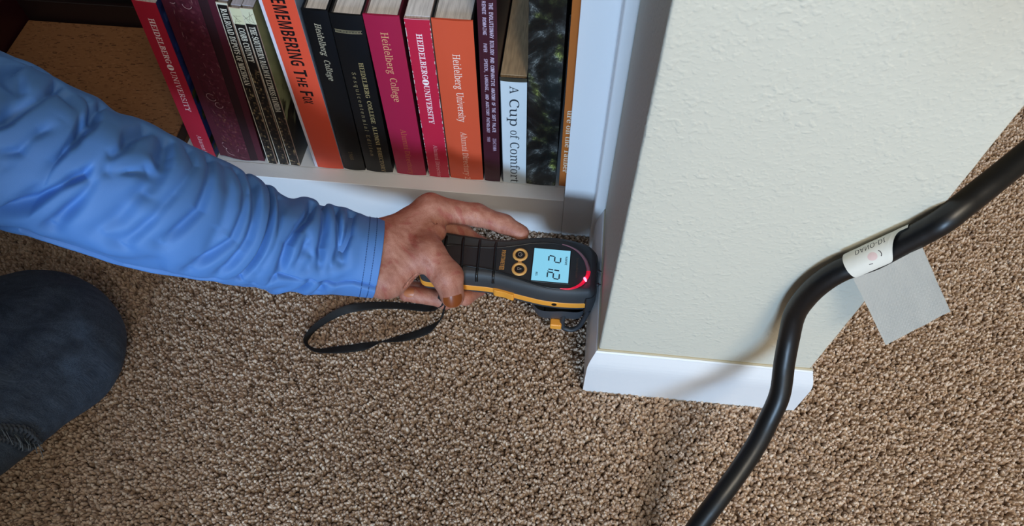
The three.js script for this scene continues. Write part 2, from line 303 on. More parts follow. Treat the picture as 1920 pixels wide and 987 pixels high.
{ // b: worn maroon leather volume
  const w = 51, h = 226, R = rng(33);
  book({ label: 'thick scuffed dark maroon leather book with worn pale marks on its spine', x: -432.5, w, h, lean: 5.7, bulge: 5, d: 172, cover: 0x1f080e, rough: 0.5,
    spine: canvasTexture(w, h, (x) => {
      flat(x, w, h, '#4d1525');
      for (let i = 0; i < 900; i++) { const g = R(); x.fillStyle = g < 0.6 ? 'rgba(120,60,75,0.20)' : g < 0.85 ? 'rgba(40,8,18,0.30)' : 'rgba(170,140,120,0.20)'; x.beginPath(); x.ellipse(R() * w, R() * h, 0.3 + R() * 1.6, 0.3 + R() * 2.8, R() * 3, 0, 7); x.fill(); }
      x.strokeStyle = 'rgba(205,180,175,0.75)'; x.lineWidth = 0.7; x.lineCap = 'round';
      for (const [a, b, r] of [[15, 128, 5], [21, 138, 4], [12, 206, 5], [16, 214, 6], [9, 6, 5], [24, 9, 4]]) { x.beginPath(); x.arc(a, b, r, R() * 3, R() * 3 + 3.2); x.stroke(); }
      x.fillStyle = '#290a13'; x.fillRect(36, 0, w - 36, h); x.strokeStyle = '#1a060c'; x.lineWidth = 0.8; x.beginPath(); x.moveTo(36, 0); x.lineTo(36, h); x.stroke();  // right strip painted darker: hinge leather plus the shade of the rounded side
      for (let i = 0; i < 46; i++) { x.lineWidth = 0.2 + R() * 0.5; x.strokeStyle = `rgba(200,180,165,${0.2 + R() * 0.4})`; const a = R() * 35, b = R() * h; x.beginPath(); x.moveTo(a, b); x.lineTo(a + (R() - 0.5) * 4, b + R() * 6); x.stroke(); }
      for (let i = 0; i < 60; i++) { x.fillStyle = `rgba(150,110,60,${0.1 + R() * 0.25})`; x.fillRect(9 + R() * 20, 150 + R() * 50, 0.6 + R() * 2, 0.5 + R() * 3); }
    }) });
}
{ // three slim local-history paperbacks
  const slim = (x0, w, lean, title, y0, len, label, front, cream, h, pale, splay = 0) => {
    const R = rng(Math.round(w * 91 + y0));
    book({ label, x: x0, w, h, lean, splay, soft: true, bulge: 0.2, d: 165, cover: 0x4b4438, rough: 0.4, front, pages: 0xc9c6d2,
      spine: canvasTexture(w, h, (x) => {
        flat(x, w, h, '#15110f'); x.fillStyle = pale; x.fillRect(0, 0, w, cream);
        x.strokeStyle = '#6a6250'; x.lineWidth = 0.25; if (cream > 6) for (let i = 0; i < 6; i++) { x.beginPath(); x.moveTo(R() * w, R() * cream); x.lineTo(R() * w, R() * cream); x.stroke(); }
        down(x, title, w * 0.5, y0, y0 + len, w * 0.72, SERIFB, '#e3ddcc');
        for (let i = 0; i < 160; i++) { const v = y0 + len + 4 + R() * (h - y0 - len - 4); x.fillStyle = ['#3a2f22', '#5d4c36', '#8b7856', '#211a14', '#4d3a30'][i % 5]; x.fillRect(R() * w, v, 0.5 + R() * 2.5, 0.5 + R() * 3); }
        x.fillStyle = '#d9d0bd'; x.fillRect(0, 0, 0.9, h); x.fillStyle = '#97796a'; x.fillRect(w - 0.8, cream, 0.8, h);
      }) });
  };
  slim(-376.5, 10.5, 4.6, 'RAILROAD DEPOTS OF MICHIGAN', 6, 95, 'slim black-spined paperback with small white capitals, leaning beside the maroon leather book', undefined, 2, 224, '#d8d6c4');
  slim(-363.5, 11, 4.0, 'COBB COUNTY', 22, 42, 'slim black-spined paperback with a creased cream top, middle of the three thin paperbacks', undefined, 18, 219, '#d4d2ae');
  const R = rng(8), g = noiseTexture(256, (u, v) => { const n = tileNoise(u, v, 9, 2, 4), dark = smooth(0.36, 0.24, v + 0.25 * n - 0.05); return [0.58 - 0.38 * dark + 0.06 * n, 0.59 - 0.42 * dark + 0.06 * n, 0.44 - 0.32 * dark + 0.05 * n]; }, true);
  slim(-350.5, 11.5, 3.3, 'THE SOUTHERN RAILWAY EXPRESS FLORIDA', 20, 112, 'slim black-spined paperback with a pale green cover, just left of the orange-spined book', std({ map: g, roughness: 0.4 }), 17, 219, '#d6d6b8', 1.8);
}
{ // orange book with heavy black capitals
  const w = 33, h = 246;
  book({ label: 'tall orange-spined book with heavy black condensed capitals and a white edge', x: -321.5, w, h, lean: 0.9, bulge: 0.8, d: 175, cover: 0x7f93ad, rough: 0.35, pages: 0xd8dce6,
    spine: canvasTexture(w, h, (x) => { flat(x, w, h, '#dcd8e6'); x.fillStyle = '#e2543a'; x.fillRect(3.2, 0, w - 3.2, h); down(x, 'REMEMBERING', w * 0.53, 5.5, 92.4, 18, SANSB, '#140f12'); down(x, 'T', w * 0.52, 96, 105.5, 18, SANSB, '#140f12'); down(x, 'HE', w * 0.49, 106, 120, 13.5, SANSB, '#140f12'); down(x, 'F', w * 0.52, 124, 132.5, 18, SANSB, '#140f12'); down(x, 'OX', w * 0.49, 132.8, 143, 13.5, SANSB, '#140f12'); }) });
}
{ // two black volumes
  let w = 24, h = 222;
  book({ label: 'black hardback with faded pale blackletter-style title, right of the orange-spined book', x: -287.6, w, h, lean: 1.5, bulge: 1.5, d: 168, cover: 0x121316, rough: 0.32,
    spine: canvasTexture(w, h, (x) => { flat(x, w, h, '#0e0f11'); down(x, 'Heidelberg', w * 0.5, 14, 52, 8, 'italic bold SIZEpx serif', '#a9a08a'); down(x, 'College', w * 0.5, 57, 84, 8, 'italic bold SIZEpx serif', '#a39a84'); x.fillStyle = '#6b5d3c'; down(x, '1988', w * 0.5, 190, 204, 6, SERIF, '#7d6c45'); }) });
  w = 30; h = 219;
  book({ label: 'black hardback with gold capitals in two lines and a gold band near its top', x: -261.8, w, h, lean: 1.2, bulge: 1.5, d: 170, cover: 0x101113, rough: 0.34,
    spine: canvasTexture(w, h, (x) => { flat(x, w, h, '#0d0e10'); x.fillStyle = '#8e8468'; x.fillRect(2, 17, w - 5, 0.8); x.fillRect(2, 20, w - 5, 0.8); for (let i = 0; i < 18; i++) x.fillRect(2.4 + i * 1.35, 18.1, 0.7, 1.6); down(x, 'HEIDELBERG  COLLEGE  ALUMNI  DIRECTORY', w * 0.66, 55, 218, 6, SERIFB, '#a08f63'); down(x, 'S e s q u i c e n t e n n i a l   E d i t i o n', w * 0.36, 68, 192, 5.4, SERIF, '#93845f'); }) });
}
{ // crimson, red, orange directories
  let w = 33, h = 221;
  book({ label: 'crimson hardback with a gold serif title, between the black hardback and a narrower red book', x: -226.5, w, h, lean: 0, bulge: 1.2, d: 172, cover: 0x4e1322, rough: 0.33,
    spine: canvasTexture(w, h, (x) => { flat(x, w, h, '#a31f45'); down(x, 'Heidelberg  College', w * 0.5, 18, 106, 9.5, SERIF, '#d9a878'); down(x, 'Alumni Directory', w * 0.5, 146, 220, 8, SERIF, '#b8673f'); }) });
  w = 23; h = 220;
  book({ label: 'narrow red book with bold white capitals, just left of the thick orange hardback', x: -189.6, w, h, lean: 0, bulge: 0.5, soft: true, d: 172, cover: 0xc9b7b4, rough: 0.33,
    spine: canvasTexture(w, h, (x) => { flat(x, w, h, '#c02443'); down(x, 'HEIDELBERG', w * 0.5, 16, 71, 7.6, SERIFB, '#fbe9ec'); logo(x, w * 0.5, 75, 4, '#fdf2f3'); x.fillStyle = '#c02443'; x.fillRect(w * 0.38, 74.4, 5, 1.2); down(x, 'UNIVERSITY', w * 0.5, 79, 133, 7.6, SERIFB, '#f6dde1'); down(x, 'Alumni Directory', w * 0.5, 166, 224, 6, SERIF, '#dda5ac'); const R = rng(4); x.fillStyle = '#e8d3d2'; for (let i = 0; i < 150; i++) { const s = 0.2 + R() * 0.5; x.fillRect(R() < 0.5 ? w - s : 0, R() * h, s, 0.5 + R() * 3); } x.fillRect(0, 0, w, 0.5); }) });
  w = 37; h = 221;
  book({ label: 'thick orange hardback with a white serif title, widest spine of the row', x: -165.4, w, h, lean: 0, bulge: 1.2, d: 176, cover: 0x16181b, rough: 0.33,
    spine: canvasTexture(w, h, (x) => { flat(x, w, h, '#d7583a'); down(x, 'Heidelberg  University', w * 0.52, 38, 128, 9.5, SERIF, '#f7e4da'); down(x, 'Alumni Directory 20', w * 0.52, 143, 226, 8.5, SERIF, '#efc4b2'); }) });
}
{ // plum book with two lines of dotted white capitals
  const w = 17, h = 247;
  book({ label: 'thin plum-coloured book with two lines of tiny white capitals down its spine', x: -126.4, w, h, lean: 0.6, bulge: 0.4, soft: true, d: 150, cover: 0x35151f, rough: 0.4,
    spine: canvasTexture(w, h, (x) => { flat(x, w, h, '#3f1524'); down(x, 'THE EVOLUTIONARY BIOLOGY AND COMPARATIVE ANATOMY OF THE SOFT PALATE', w * 0.70, 4.5, 166, 4.6, 'bold SIZEpx monospace', '#d3c6dd'); down(x, 'RENEE ROMAINE', w * 0.34, 3, 40, 4.2, 'bold SIZEpx monospace', '#c9bbd3'); down(x, 'PAPER', w * 0.34, 49, 59.5, 4.2, 'bold SIZEpx monospace', '#c9bbd3'); down(x, 'SPEECH, LANGUAGE, AND AUDITORY PATHOLOGY', w * 0.34, 67, 167, 4.2, 'bold SIZEpx monospace', '#c9bbd3'); down(x, 'ISHIYAMA', w * 0.70, 175, 195, 4.6, 'bold SIZEpx monospace', '#b5a3bb'); down(x, '1980', w * 0.34, 173, 181, 4.2, 'bold SIZEpx monospace', '#b5a3bb'); }, 10) });
}
{ // short white-spined paperback whose browned page tops show
  const w = 26, h = 158;
  book({ label: 'short pale blue-white paperback with thin dark lettering and browned page tops', x: -106.4, w, h, lean: 0, bulge: 0.9, soft: true, d: 140, cover: 0x2a2e2c, rough: 0.35, pages: 0xd0b08a,
    spine: canvasTexture(w, h, (x) => { flat(x, w, h, '#d4e2ea'); x.fillStyle = '#3c3b30'; x.fillRect(0, 0, w, 4.6); x.fillStyle = '#2c3a44'; x.fillRect(0, 0, 0.7, h); down(x, 'A', w * 0.52, 10, 20, 12, SERIF, '#22303b'); down(x, 'Cup', w * 0.52, 26, 66, 13, SERIF, '#22303b'); down(x, 'of', w * 0.52, 71, 84, 12, SERIF, '#22303b'); down(x, 'Comfort', w * 0.52, 89, 157, 13, SERIF, '#22303b'); }) });
}
{ // black marbled volume
  const w = 32, h = 250, R = rng(61);
  const mott = (seed) => noiseTexture(384, (u, v) => { const c = clamp(0.42 + 0.95 * tileNoise(u, v, 5, seed, 6), 0, 1), q = Math.abs(tileNoise(u, v, 13, seed + 4, 4)), l = c * c * 0.30 + smooth(0.10, 0, q) * c * c * 0.42, g = smooth(0.05, 0.4, tileNoise(u, v, 3, seed + 9, 3)); return [0.05 + l * (1 + 0.12 * g), 0.06 + l * (1.02 + 0.16 * g), 0.06 + l * (1 - 0.45 * g)]; }, true);
  const t = mott(2); t.repeat.set(0.3, 1.6);
  book({ label: 'tall black book mottled with grey and olive marbling, next to the tan book', x: -79.6, w, h, lean: 0, bulge: 0.8, d: 160, cover: 0x0c0e0f, rough: 0.3, spine: t });
}
{ // tan book beside the stile
  const w = 16, h = 252;
  book({ label: 'tan orange book squeezed against the white upright, partly hidden, pale lettering', x: -43.4, w, h, z: -213.8, lean: 0, bulge: 0.3, soft: true, d: 165, cover: 0x0f0d0c, rough: 0.4,
    spine: canvasTexture(w, h, (x) => { flat(x, w, h, '#b9692c'); down(x, 'ure on the Tauber', w * 0.36, 132, 229, 8, SERIFB, '#e8d5bf'); }) });
}
// ---------------------------------------------------------------- flat things at the left of the shelf
{
  const R = rng(71);
  const cork = canvasTexture(260, 190, (x, w, h) => { flat(x, w, h, '#8a5f3d'); for (let i = 0; i < 2600; i++) { x.fillStyle = ['rgba(158,112,76,0.5)', 'rgba(124,80,50,0.5)', 'rgba(100,60,36,0.45)'][i % 3]; x.fillRect(R() * w, R() * h, 1 + R() * 5, 0.5 + R() * 1.6); } for (let i = 0; i < 620; i++) { x.fillStyle = `rgba(58,30,16,${0.35 + R() * 0.5})`; const y = R() * h; x.fillRect(R() * w, y, 1 + R() * 5, 0.4 + R() * 1.3); } }, 4);
  const t = thing('album', 'cork-covered album lying flat on the bottom shelf at the left', 'album', [-606, 64.6, -300]);
  const m = std({ map: cork, roughness: 0.8 });
  const topGeo = box(-735, -479, 87, 90, -392, -206, 1); { const p = topGeo.attributes.position, uv = topGeo.attributes.uv; for (let i = 0; i < p.count; i++) uv.setXY(i, (p.getX(i) + 735) / 256, (-206 - p.getZ(i)) / 186); }
  part('front_cover', topGeo, m, t);
  part('back_cover', box(-735, -479, 64.6, 67.6, -392, -206, 1), std({ color: 0x5a3a26, roughness: 0.8 }), t);
  part('page_block', box(-733, -482, 67.7, 86.9, -390, -209), std({ color: 0x3f2a1f, roughness: 0.9 }), t);
  part('spine', box(-735.4, -733.4, 64.8, 89.8, -391, -207, 0.8), std({ color: 0x5a3a26, roughness: 0.8 }), t);
  const u = thing('book', 'dark book lying flat behind the cork album with barely readable capitals', 'book', [-570, 64.6, -440]);
  const lbl = canvasTexture(280, 52, (x, w, h) => { flat(x, w, h, '#1d1113'); x.font = 'bold 10px serif'; x.fillStyle = '#53403c'; x.fillText('CHESTER COUNTY', 130, 27); }, 5);
  const sp = new THREE.PlaneGeometry(280, 52);
  part('spine', [box(-738, -420, 65, 118, -402, -396.5, 1)], std({ color: 0x1d1113, roughness: 0.5 }), u);
  sp.translate(-561, 91.5, -396.1); part('title_print', sp, std({ map: lbl, roughness: 0.5 }), u);
  part('page_block', box(-736, -424, 69, 114, -496, -402), std({ color: 0x77706a, roughness: 0.9 }), u);
  part('front_cover', box(-738, -420, 114.2, 118, -498, -400, 1), std({ color: 0x131012, roughness: 0.4 }), u);
  part('back_cover', box(-738, -420, 64.8, 68.8, -498, -400, 1), std({ color: 0x131012, roughness: 0.4 }), u);
  const q = thing('book', 'very dark maroon book lying flat at the far left edge of the shelf', 'book', [-860, 64.6, -340]);
  part('front_cover', box(-990, -740, 128, 131, -440, -216, 1), std({ color: 0x2c0b14, roughness: 0.45 }), q);
  part('back_cover', box(-990, -740, 64.8, 67.8, -440, -216, 1), std({ color: 0x2c0b14, roughness: 0.45 }), q);
  part('spine', box(-741.2, -738.4, 65, 130.8, -440, -216, 1), std({ color: 0x2c0b14, roughness: 0.45 }), q);
  part('page_block', box(-986, -741.5, 68, 127.8, -436, -220), std({ color: 0x9a948a, roughness: 0.9 }), q);
}

// ---------------------------------------------------------------- moisture meter
const METER = [-88, 59, -88];
{
  const t = thing('moisture_meter', 'black and orange handheld moisture meter with a pale blue lit display', 'meter', METER);
  const rubber = std({ color: 0x34373a, roughness: 0.55, bumpMap: rep(noiseTexture(256, (u, v) => 0.5 + 0.4 * tileNoise(u, v, 60, 2, 2)), 0.03), bumpScale: 0.00012 }), black = std({ color: 0x0c0d0e, roughness: 0.35 }), orange = std({ color: 0xeea03a, roughness: 0.42 }), slate = std({ color: 0x3a4047, roughness: 0.5 });
  const body = outlineOf([[-178, -93], [-176.5, -106], [-171, -117], [-160, -121], [-133, -119.3], [-101, -117.5], [-82, -119.5], [-65, -123.4], [-41, -125.8], [-18.5, -123], [-4, -117.5], [2, -110], [3, -97], [3, -78], [2.4, -66], [-1, -60.5], [-10, -58.5], [-28, -57.2], [-47, -57.8], [-62, -60], [-78, -63], [-99, -66.9], [-128, -67.6], [-160, -67], [-172, -69], [-176.5, -79]], 260);
  part('lower_shell', loft(body, [[12, 57], [8, 57.4], [5, 59], [2, 63], [1.2, 66], [1.0, 70.2]], false, true), slate, t);
  const band = body.map((p) => p);
  part('side_band', loft(band, [[0.6, 69.6], [-0.2, 70], [-0.2, 77.7], [0.6, 78.1]], false, false), orange, t, 'orange band around the sides');
  part('upper_shell', loft(body, [[0.4, 77.6], [0.3, 80], [0.4, 86], [1.2, 90.5], [2.6, 94], [4.6, 96.2], [6.6, 96.9]], true), rubber, t);
  const face = outlineOf([[-150, -101], [-123, -102], [-99, -103.7], [-80, -108], [-64, -112.3], [-45, -114.6], [-34, -113.4], [-22, -109.6], [-13, -102], [-7.8, -92], [-6.4, -82], [-9.4, -73.6], [-15.8, -67], [-23, -63.6], [-32.5, -62.5], [-45, -63], [-59.4, -66], [-78.7, -71.5], [-98.3, -76.6], [-130, -79.6], [-150, -80.5], [-158, -90]], 220);
  part('face_plate', loft(face, [[0, 96.2], [0.1, 97.2], [0.8, 97.7]], true), std({ color: 0x26282a, roughness: 0.42 }), t);
  part('face_groove', new THREE.TubeGeometry(new THREE.CatmullRomCurve3(face.map(([x, z]) => v3(x, 97, z)), true), 260, 1.15, 8, true), black, t);
  for (const [xa, za, xb, zb] of [[-151.5, -115, -149, -75], [-134, -114.5, -131.5, -69.5], [-117, -113.5, -115.5, -69], [-100.5, -112.5, -99, -68.5]]) part('grip_groove', new THREE.TubeGeometry(new THREE.CatmullRomCurve3([v3(xa, 91, za - 3), v3(xa, 95.4, za + 1.5), v3(xa, 97.1, za + 7), v3((xa + xb) / 2, 97.3, (za + zb) / 2), v3(xb, 97.0, zb - 8), v3(xb, 95.2, zb - 2.5), v3(xb, 88, zb + 1.2)]), 40, 1.5, 8), black, t);
  part('end_cap', loft([...body.filter(([x, z]) => x > -7)].sort((p, q) => p[1] - q[1]), [[0.2, 60], [-0.9, 62], [-0.9, 84], [-0.2, 88]], true, true), std({ color: 0x2a2d31, roughness: 0.55 }), t);
  const tab = outlineOf([[-98.4, -71], [-88, -68.3], [-78.6, -66], [-78.2, -60.5], [-88, -62.9], [-98.4, -64.8]], 48);
  part('band_catch', loft(tab, [[0, 68.8], [0, 78.6], [0.5, 79]], true, true, true), orange, t);
  const hole = new THREE.CylinderGeometry(2.6, 2.6, 2, 24); hole.rotateX(Math.PI / 2); hole.translate(-37, 74, -57.9); part('socket_hole', hole, black, t);
  // keys
  for (const [x, z, icon] of [[-74.9, -97, 0], [-74.1, -80.2, 1]]) {
    const ring = new THREE.TorusGeometry(6.2, 1.5, 10, 48); ring.rotateX(Math.PI / 2); ring.translate(x, 97.7, z);
    part('key_bezel', ring, std({ color: 0xdba65e, roughness: 0.4 }), t);
    const k = part('key', (() => { const g = new THREE.LatheGeometry([[0, 1.3], [3, 1.2], [4.6, 0.7], [5.3, 0]].map(([a, b]) => new THREE.Vector2(a, b)).reverse(), 36); g.translate(x, 97.4, z); return g; })(), std({ color: 0x1a1512, roughness: 0.4 }), t);
    const im = std({ color: 0x9b8d80, roughness: 0.5 });
    if (icon === 0) { const g = new THREE.TorusGeometry(2, 0.3, 6, 24, 5.2); g.rotateX(-Math.PI / 2); g.rotateY(0.55); g.translate(x, 98.6, z); part('key_icon', [g, box(x + 0.3, x + 2.7, 98.4, 98.85, z - 0.3, z + 0.3)], im, k); }
    else part('key_icon', tube([[x - 1.7, 98.6, z - 1.4], [x + 2.2, 98.6, z], [x - 1.7, 98.6, z + 1.4]].flatMap((p, i, a) => { const q = a[(i + 1) % 3]; return [p, p.map((e, j) => e * 0.96 + q[j] * 0.04), p.map((e, j) => e * 0.04 + q[j] * 0.96)]; }), 0.3, 6, 60, true), im, k);
  }
  part('key_link', box(-76.4, -72.6, 96.9, 98.4, -90.6, -86.6, 0.8), std({ color: 0xdba65e, roughness: 0.4 }), t);
  // display: lettering runs towards the camera, its top towards the pins
  const screenPlane = (w, h, cx, cy, cz) => { const g = new THREE.PlaneGeometry(w, h); g.rotateX(-Math.PI / 2); g.rotateY(-Math.PI / 2); g.translate(cx, cy, cz); return g; };
  const draw = (x, w, h, bg, fg) => {
    flat(x, w, h, bg); x.strokeStyle = fg; x.fillStyle = fg; x.lineWidth = 1.35; x.lineCap = 'butt';
    const seg = (px, py, s, on) => { const W = 6.6, H = 5.9, k = -0.9, L = { a: [0, 0, 1, 0], b: [1, 0, 1, 1], c: [1, 1, 1, 2], d: [0, 2, 1, 2], e: [0, 1, 0, 2], f: [0, 0, 0, 1], g: [0, 1, 1, 1] }; for (const c of on) { const [a, b, d, e] = L[c], sh = (v) => -k * (2 - v) * 0.5, g = 0.09; const X = (u) => px + u * W, Y = (v) => py + v * H; const dx = d - a, dy = e - b; x.beginPath(); x.moveTo(X(a + dx * g) + sh(b), Y(b + dy * g)); x.lineTo(X(d - dx * g) + sh(e), Y(e - dy * g)); x.stroke(); } };
    seg(7.5, 9.2, 1, 'abged'); seg(16.8, 9.2, 1, 'bc'); seg(26.6, 9.2, 1, 'abged'); x.fillRect(25.0, 20.2, 1.1, 1.1);
    x.font = 'bold 3.1px sans-serif'; x.fillText('%WME', 7, 4.6); x.font = 'bold 2.8px sans-serif'; x.fillText('REL', 27.6, 32.3);
  };
  const scr = canvasTexture(37.6, 36.4, (x, w, h) => draw(x, w, h, '#8fdcfb', '#1d2c38'), 16);
  part('display_bezel', box(-62.6, -24.2, 97, 98.0, -107.4, -67.6, 0.8), black, t);
  part('display_screen', screenPlane(37.6, 36.2, -43.3, 98.15, -87.5), std({ color: 0x0a1216, emissive: 0xffffff, emissiveMap: scr, emissiveIntensity: 0.86, roughness: 0.25 }), t, 'pale blue backlit display reading 21.2');
  const print = (w, h, cx, cz, str, font, col, bg, outlineLast) => { const c = canvasTexture(w, h, (x) => { flat(x, w, h, bg); x.save(); x.font = font.replace('SIZE', '10'); x.fillStyle = col; const m = x.measureText(str).width; x.scale((w - 1) / m, h / 9.4); x.fillText(str, 0.4, 8.2); x.restore(); if (outlineLast) { x.strokeStyle = col; x.lineWidth = 0.4; x.strokeRect(w - 4.0, 0.4, 3.6, h - 0.8); } }, 20); return [screenPlane(w, h, cx, 97.85, cz), std({ map: c, roughness: 0.45 })]; };
  part('maker_lettering', ...print(24, 5.2, -91.6, -89.4, 'PROTIMETER', SANSB, '#c08a45', '#26282a', true), t);
  part('model_lettering', ...print(25, 2.6, -17.6, -87, 'SurveyMaster', SANS, '#5d4632', '#26282a'), t);
  // crescent light guide around the head of the face plate; its near end is lit red
  const arc = [[-34, -113.4], [-28, -112], [-21.9, -109.4], [-17, -106], [-13.1, -101.8], [-9.8, -97], [-7.8, -91.8], [-6.4, -87], [-6.2, -82.3], [-7.2, -78], [-9.2, -73.8], [-12, -69.6], [-15.6, -66.4], [-19.5, -64], [-23.4, -62.6], [-28, -62], [-32.5, -62]].map(([x, z]) => [x, 98.1, z]);
  const crescent = (a, b) => { const c = new THREE.CatmullRomCurve3(arc.map((p) => v3(...p))), rows = [], n = 40; for (let i = 0; i <= n; i++) { const u = a + (b - a) * i / n, p = c.getPoint(u), d = c.getTangent(u), q = v3(-d.z, 0, d.x), wd = 0.35 + 1.65 * Math.sin(Math.PI * clamp(u, 0, 1)) ** 1.2, row = []; for (let j = 0; j < 10; j++) { const f = j / 10 * 6.2832; row.push(p.clone().addScaledVector(q, Math.cos(f) * wd).add(v3(0, Math.sin(f) * 0.85, 0))); } rows.push(row); } return flip(quads(rows, true)); };
  part('light_guide', crescent(0, 0.47), new THREE.MeshPhysicalMaterial({ color: 0x93626c, roughness: 0.15, clearcoat: 1 }), t, 'clear unlit end of the crescent light guide');
  part('light_guide', crescent(0.47, 1), std({ color: 0x8a1530, emissive: 0xff1440, emissiveIntensity: 0.55, roughness: 0.2 }), t, 'red lit end of the crescent light guide');
  const led = new THREE.SphereGeometry(1.5, 20, 14); led.scale(1, 0.7, 1.9); led.rotateY(0.45); led.translate(-8.9, 98.5, -74.6);
  part('led', led, std({ color: 0xffb0c4, emissive: 0xff7a9c, emissiveIntensity: 2.2 }), t, 'glowing pink-red indicator lamp');
  const p = new THREE.PointLight(new THREE.Color(1, 0.05, 0.16), 0.00016, 0, 2); p.name = 'led_light'; p.position.set((-8.9 - METER[0]) / 1000, (101.5 - METER[1]) / 1000, (-74.6 - METER[2]) / 1000); p.shadow.radius = 0.08; t.add(p);
  // pins and the sensor bulge with its hinged guard under the head
  for (const z of [-93.4, -77.8]) { const g = new THREE.LatheGeometry([[0, 5.8], [0.5, 4.6], [0.8, 3.4], [1.7, 3.2], [1.8, 0]].map(([a, b]) => new THREE.Vector2(a, b)).reverse(), 20); g.rotateZ(-Math.PI / 2); g.translate(2.6, 85.6, z); part('pin', g, std({ color: 0x55585c, roughness: 0.3, metalness: 0.8 }), t); }
  const dome = outlineOf([[-64, -88], [-58, -108], [-35, -114], [-12, -110], [-6, -90], [-7, -62], [-28, -58.5], [-54, -59.5]], 90);
  part('sensor_housing', loft(dome, [[14, 26], [9, 28], [3, 38], [0.8, 46], [0, 58.5]], false, true), slate, t);
  part('pin_guard', [tube([[-26, 47, -61.5], [-27, 34, -58.5], [-25, 27.5, -56.5], [-17, 26, -55.5], [-10, 31, -57], [-4.5, 47, -60.5], [-2, 60, -62]], 2.6, 10, 60)], std({ color: 0x2b3036, roughness: 0.5 }), t);
  part('guard_tip', box(-39.5, -27.5, 27, 36, -62, -53.5, 1.5), orange, t);
  // wrist strap: a flat woven ribbon looped on the carpet
  const path = [[-149, 66, -67], [-153, 53, -61], [-161, 32, -65], [-175, 14, -71.7], [-199.6, 6.5, -75.5], [-223.2, 6, -74.4], [-246.3, 5.5, -70.7], [-265.8, 5.5, -64], [-283.3, 5.5, -50.3], [-295.4, 5.5, -34.7], [-297.9, 5.5, -21.7], [-286, 5.5, -14.1], [-263.4, 5.5, -16.4], [-236, 5.5, -23], [-217.3, 5.5, -30.7], [-192.7, 5.5, -38.3], [-171.1, 8, -47.6], [-156.5, 22, -53.5], [-151, 42, -57.5], [-149, 62, -66]];
  const turn = [0.5, 0.6, 0.8, 1.0, 1.15, 1.1, 0.9, 0.45, 0.2, 0.12, 0.15, 0.45, 0.85, 1.0, 0.35, 0.9, 0.95, 0.5, 0.4, 0.4];        // how far the ribbon lies towards flat
  const cv = new THREE.CatmullRomCurve3(path.map((q) => v3(...q))), rows = [], n = 260;
  for (let i = 0; i <= n; i++) {
    const u = i / n, c = cv.getPoint(u), d = cv.getTangent(u), f = u * (turn.length - 1), k = Math.min(turn.length - 2, Math.floor(f)), tw = turn[k] + (turn[k + 1] - turn[k]) * (f - k);
    const flatDir = v3(-d.z, 0, d.x).normalize(), up = v3(0, 1, 0).addScaledVector(d, -d.y).normalize(), a = tw * Math.PI / 2, wv = up.clone().multiplyScalar(Math.cos(a)).addScaledVector(flatDir, Math.sin(a)), nv = new THREE.Vector3().crossVectors(wv, d).normalize();
    const hw = 4.6 + (i % 2) * 0.12, ht = 0.55 + (i % 2) * 0.28; c.y = Math.max(c.y, 1.2 + hw * Math.cos(a));
    rows.push([[-1, -0.5], [-1, 0.5], [-0.5, 1], [0.5, 1], [1, 0.5], [1, -0.5], [0.5, -1], [-0.5, -1]].map(([p1, q1]) => c.clone().addScaledVector(wv, p1 * hw).addScaledVector(nv, q1 * ht)));
  }
  part('wrist_strap', flip(quads(rows, true)), std({ color: 0x121315, roughness: 0.75 }), t, 'black woven wrist strap looped on the carpet');
}

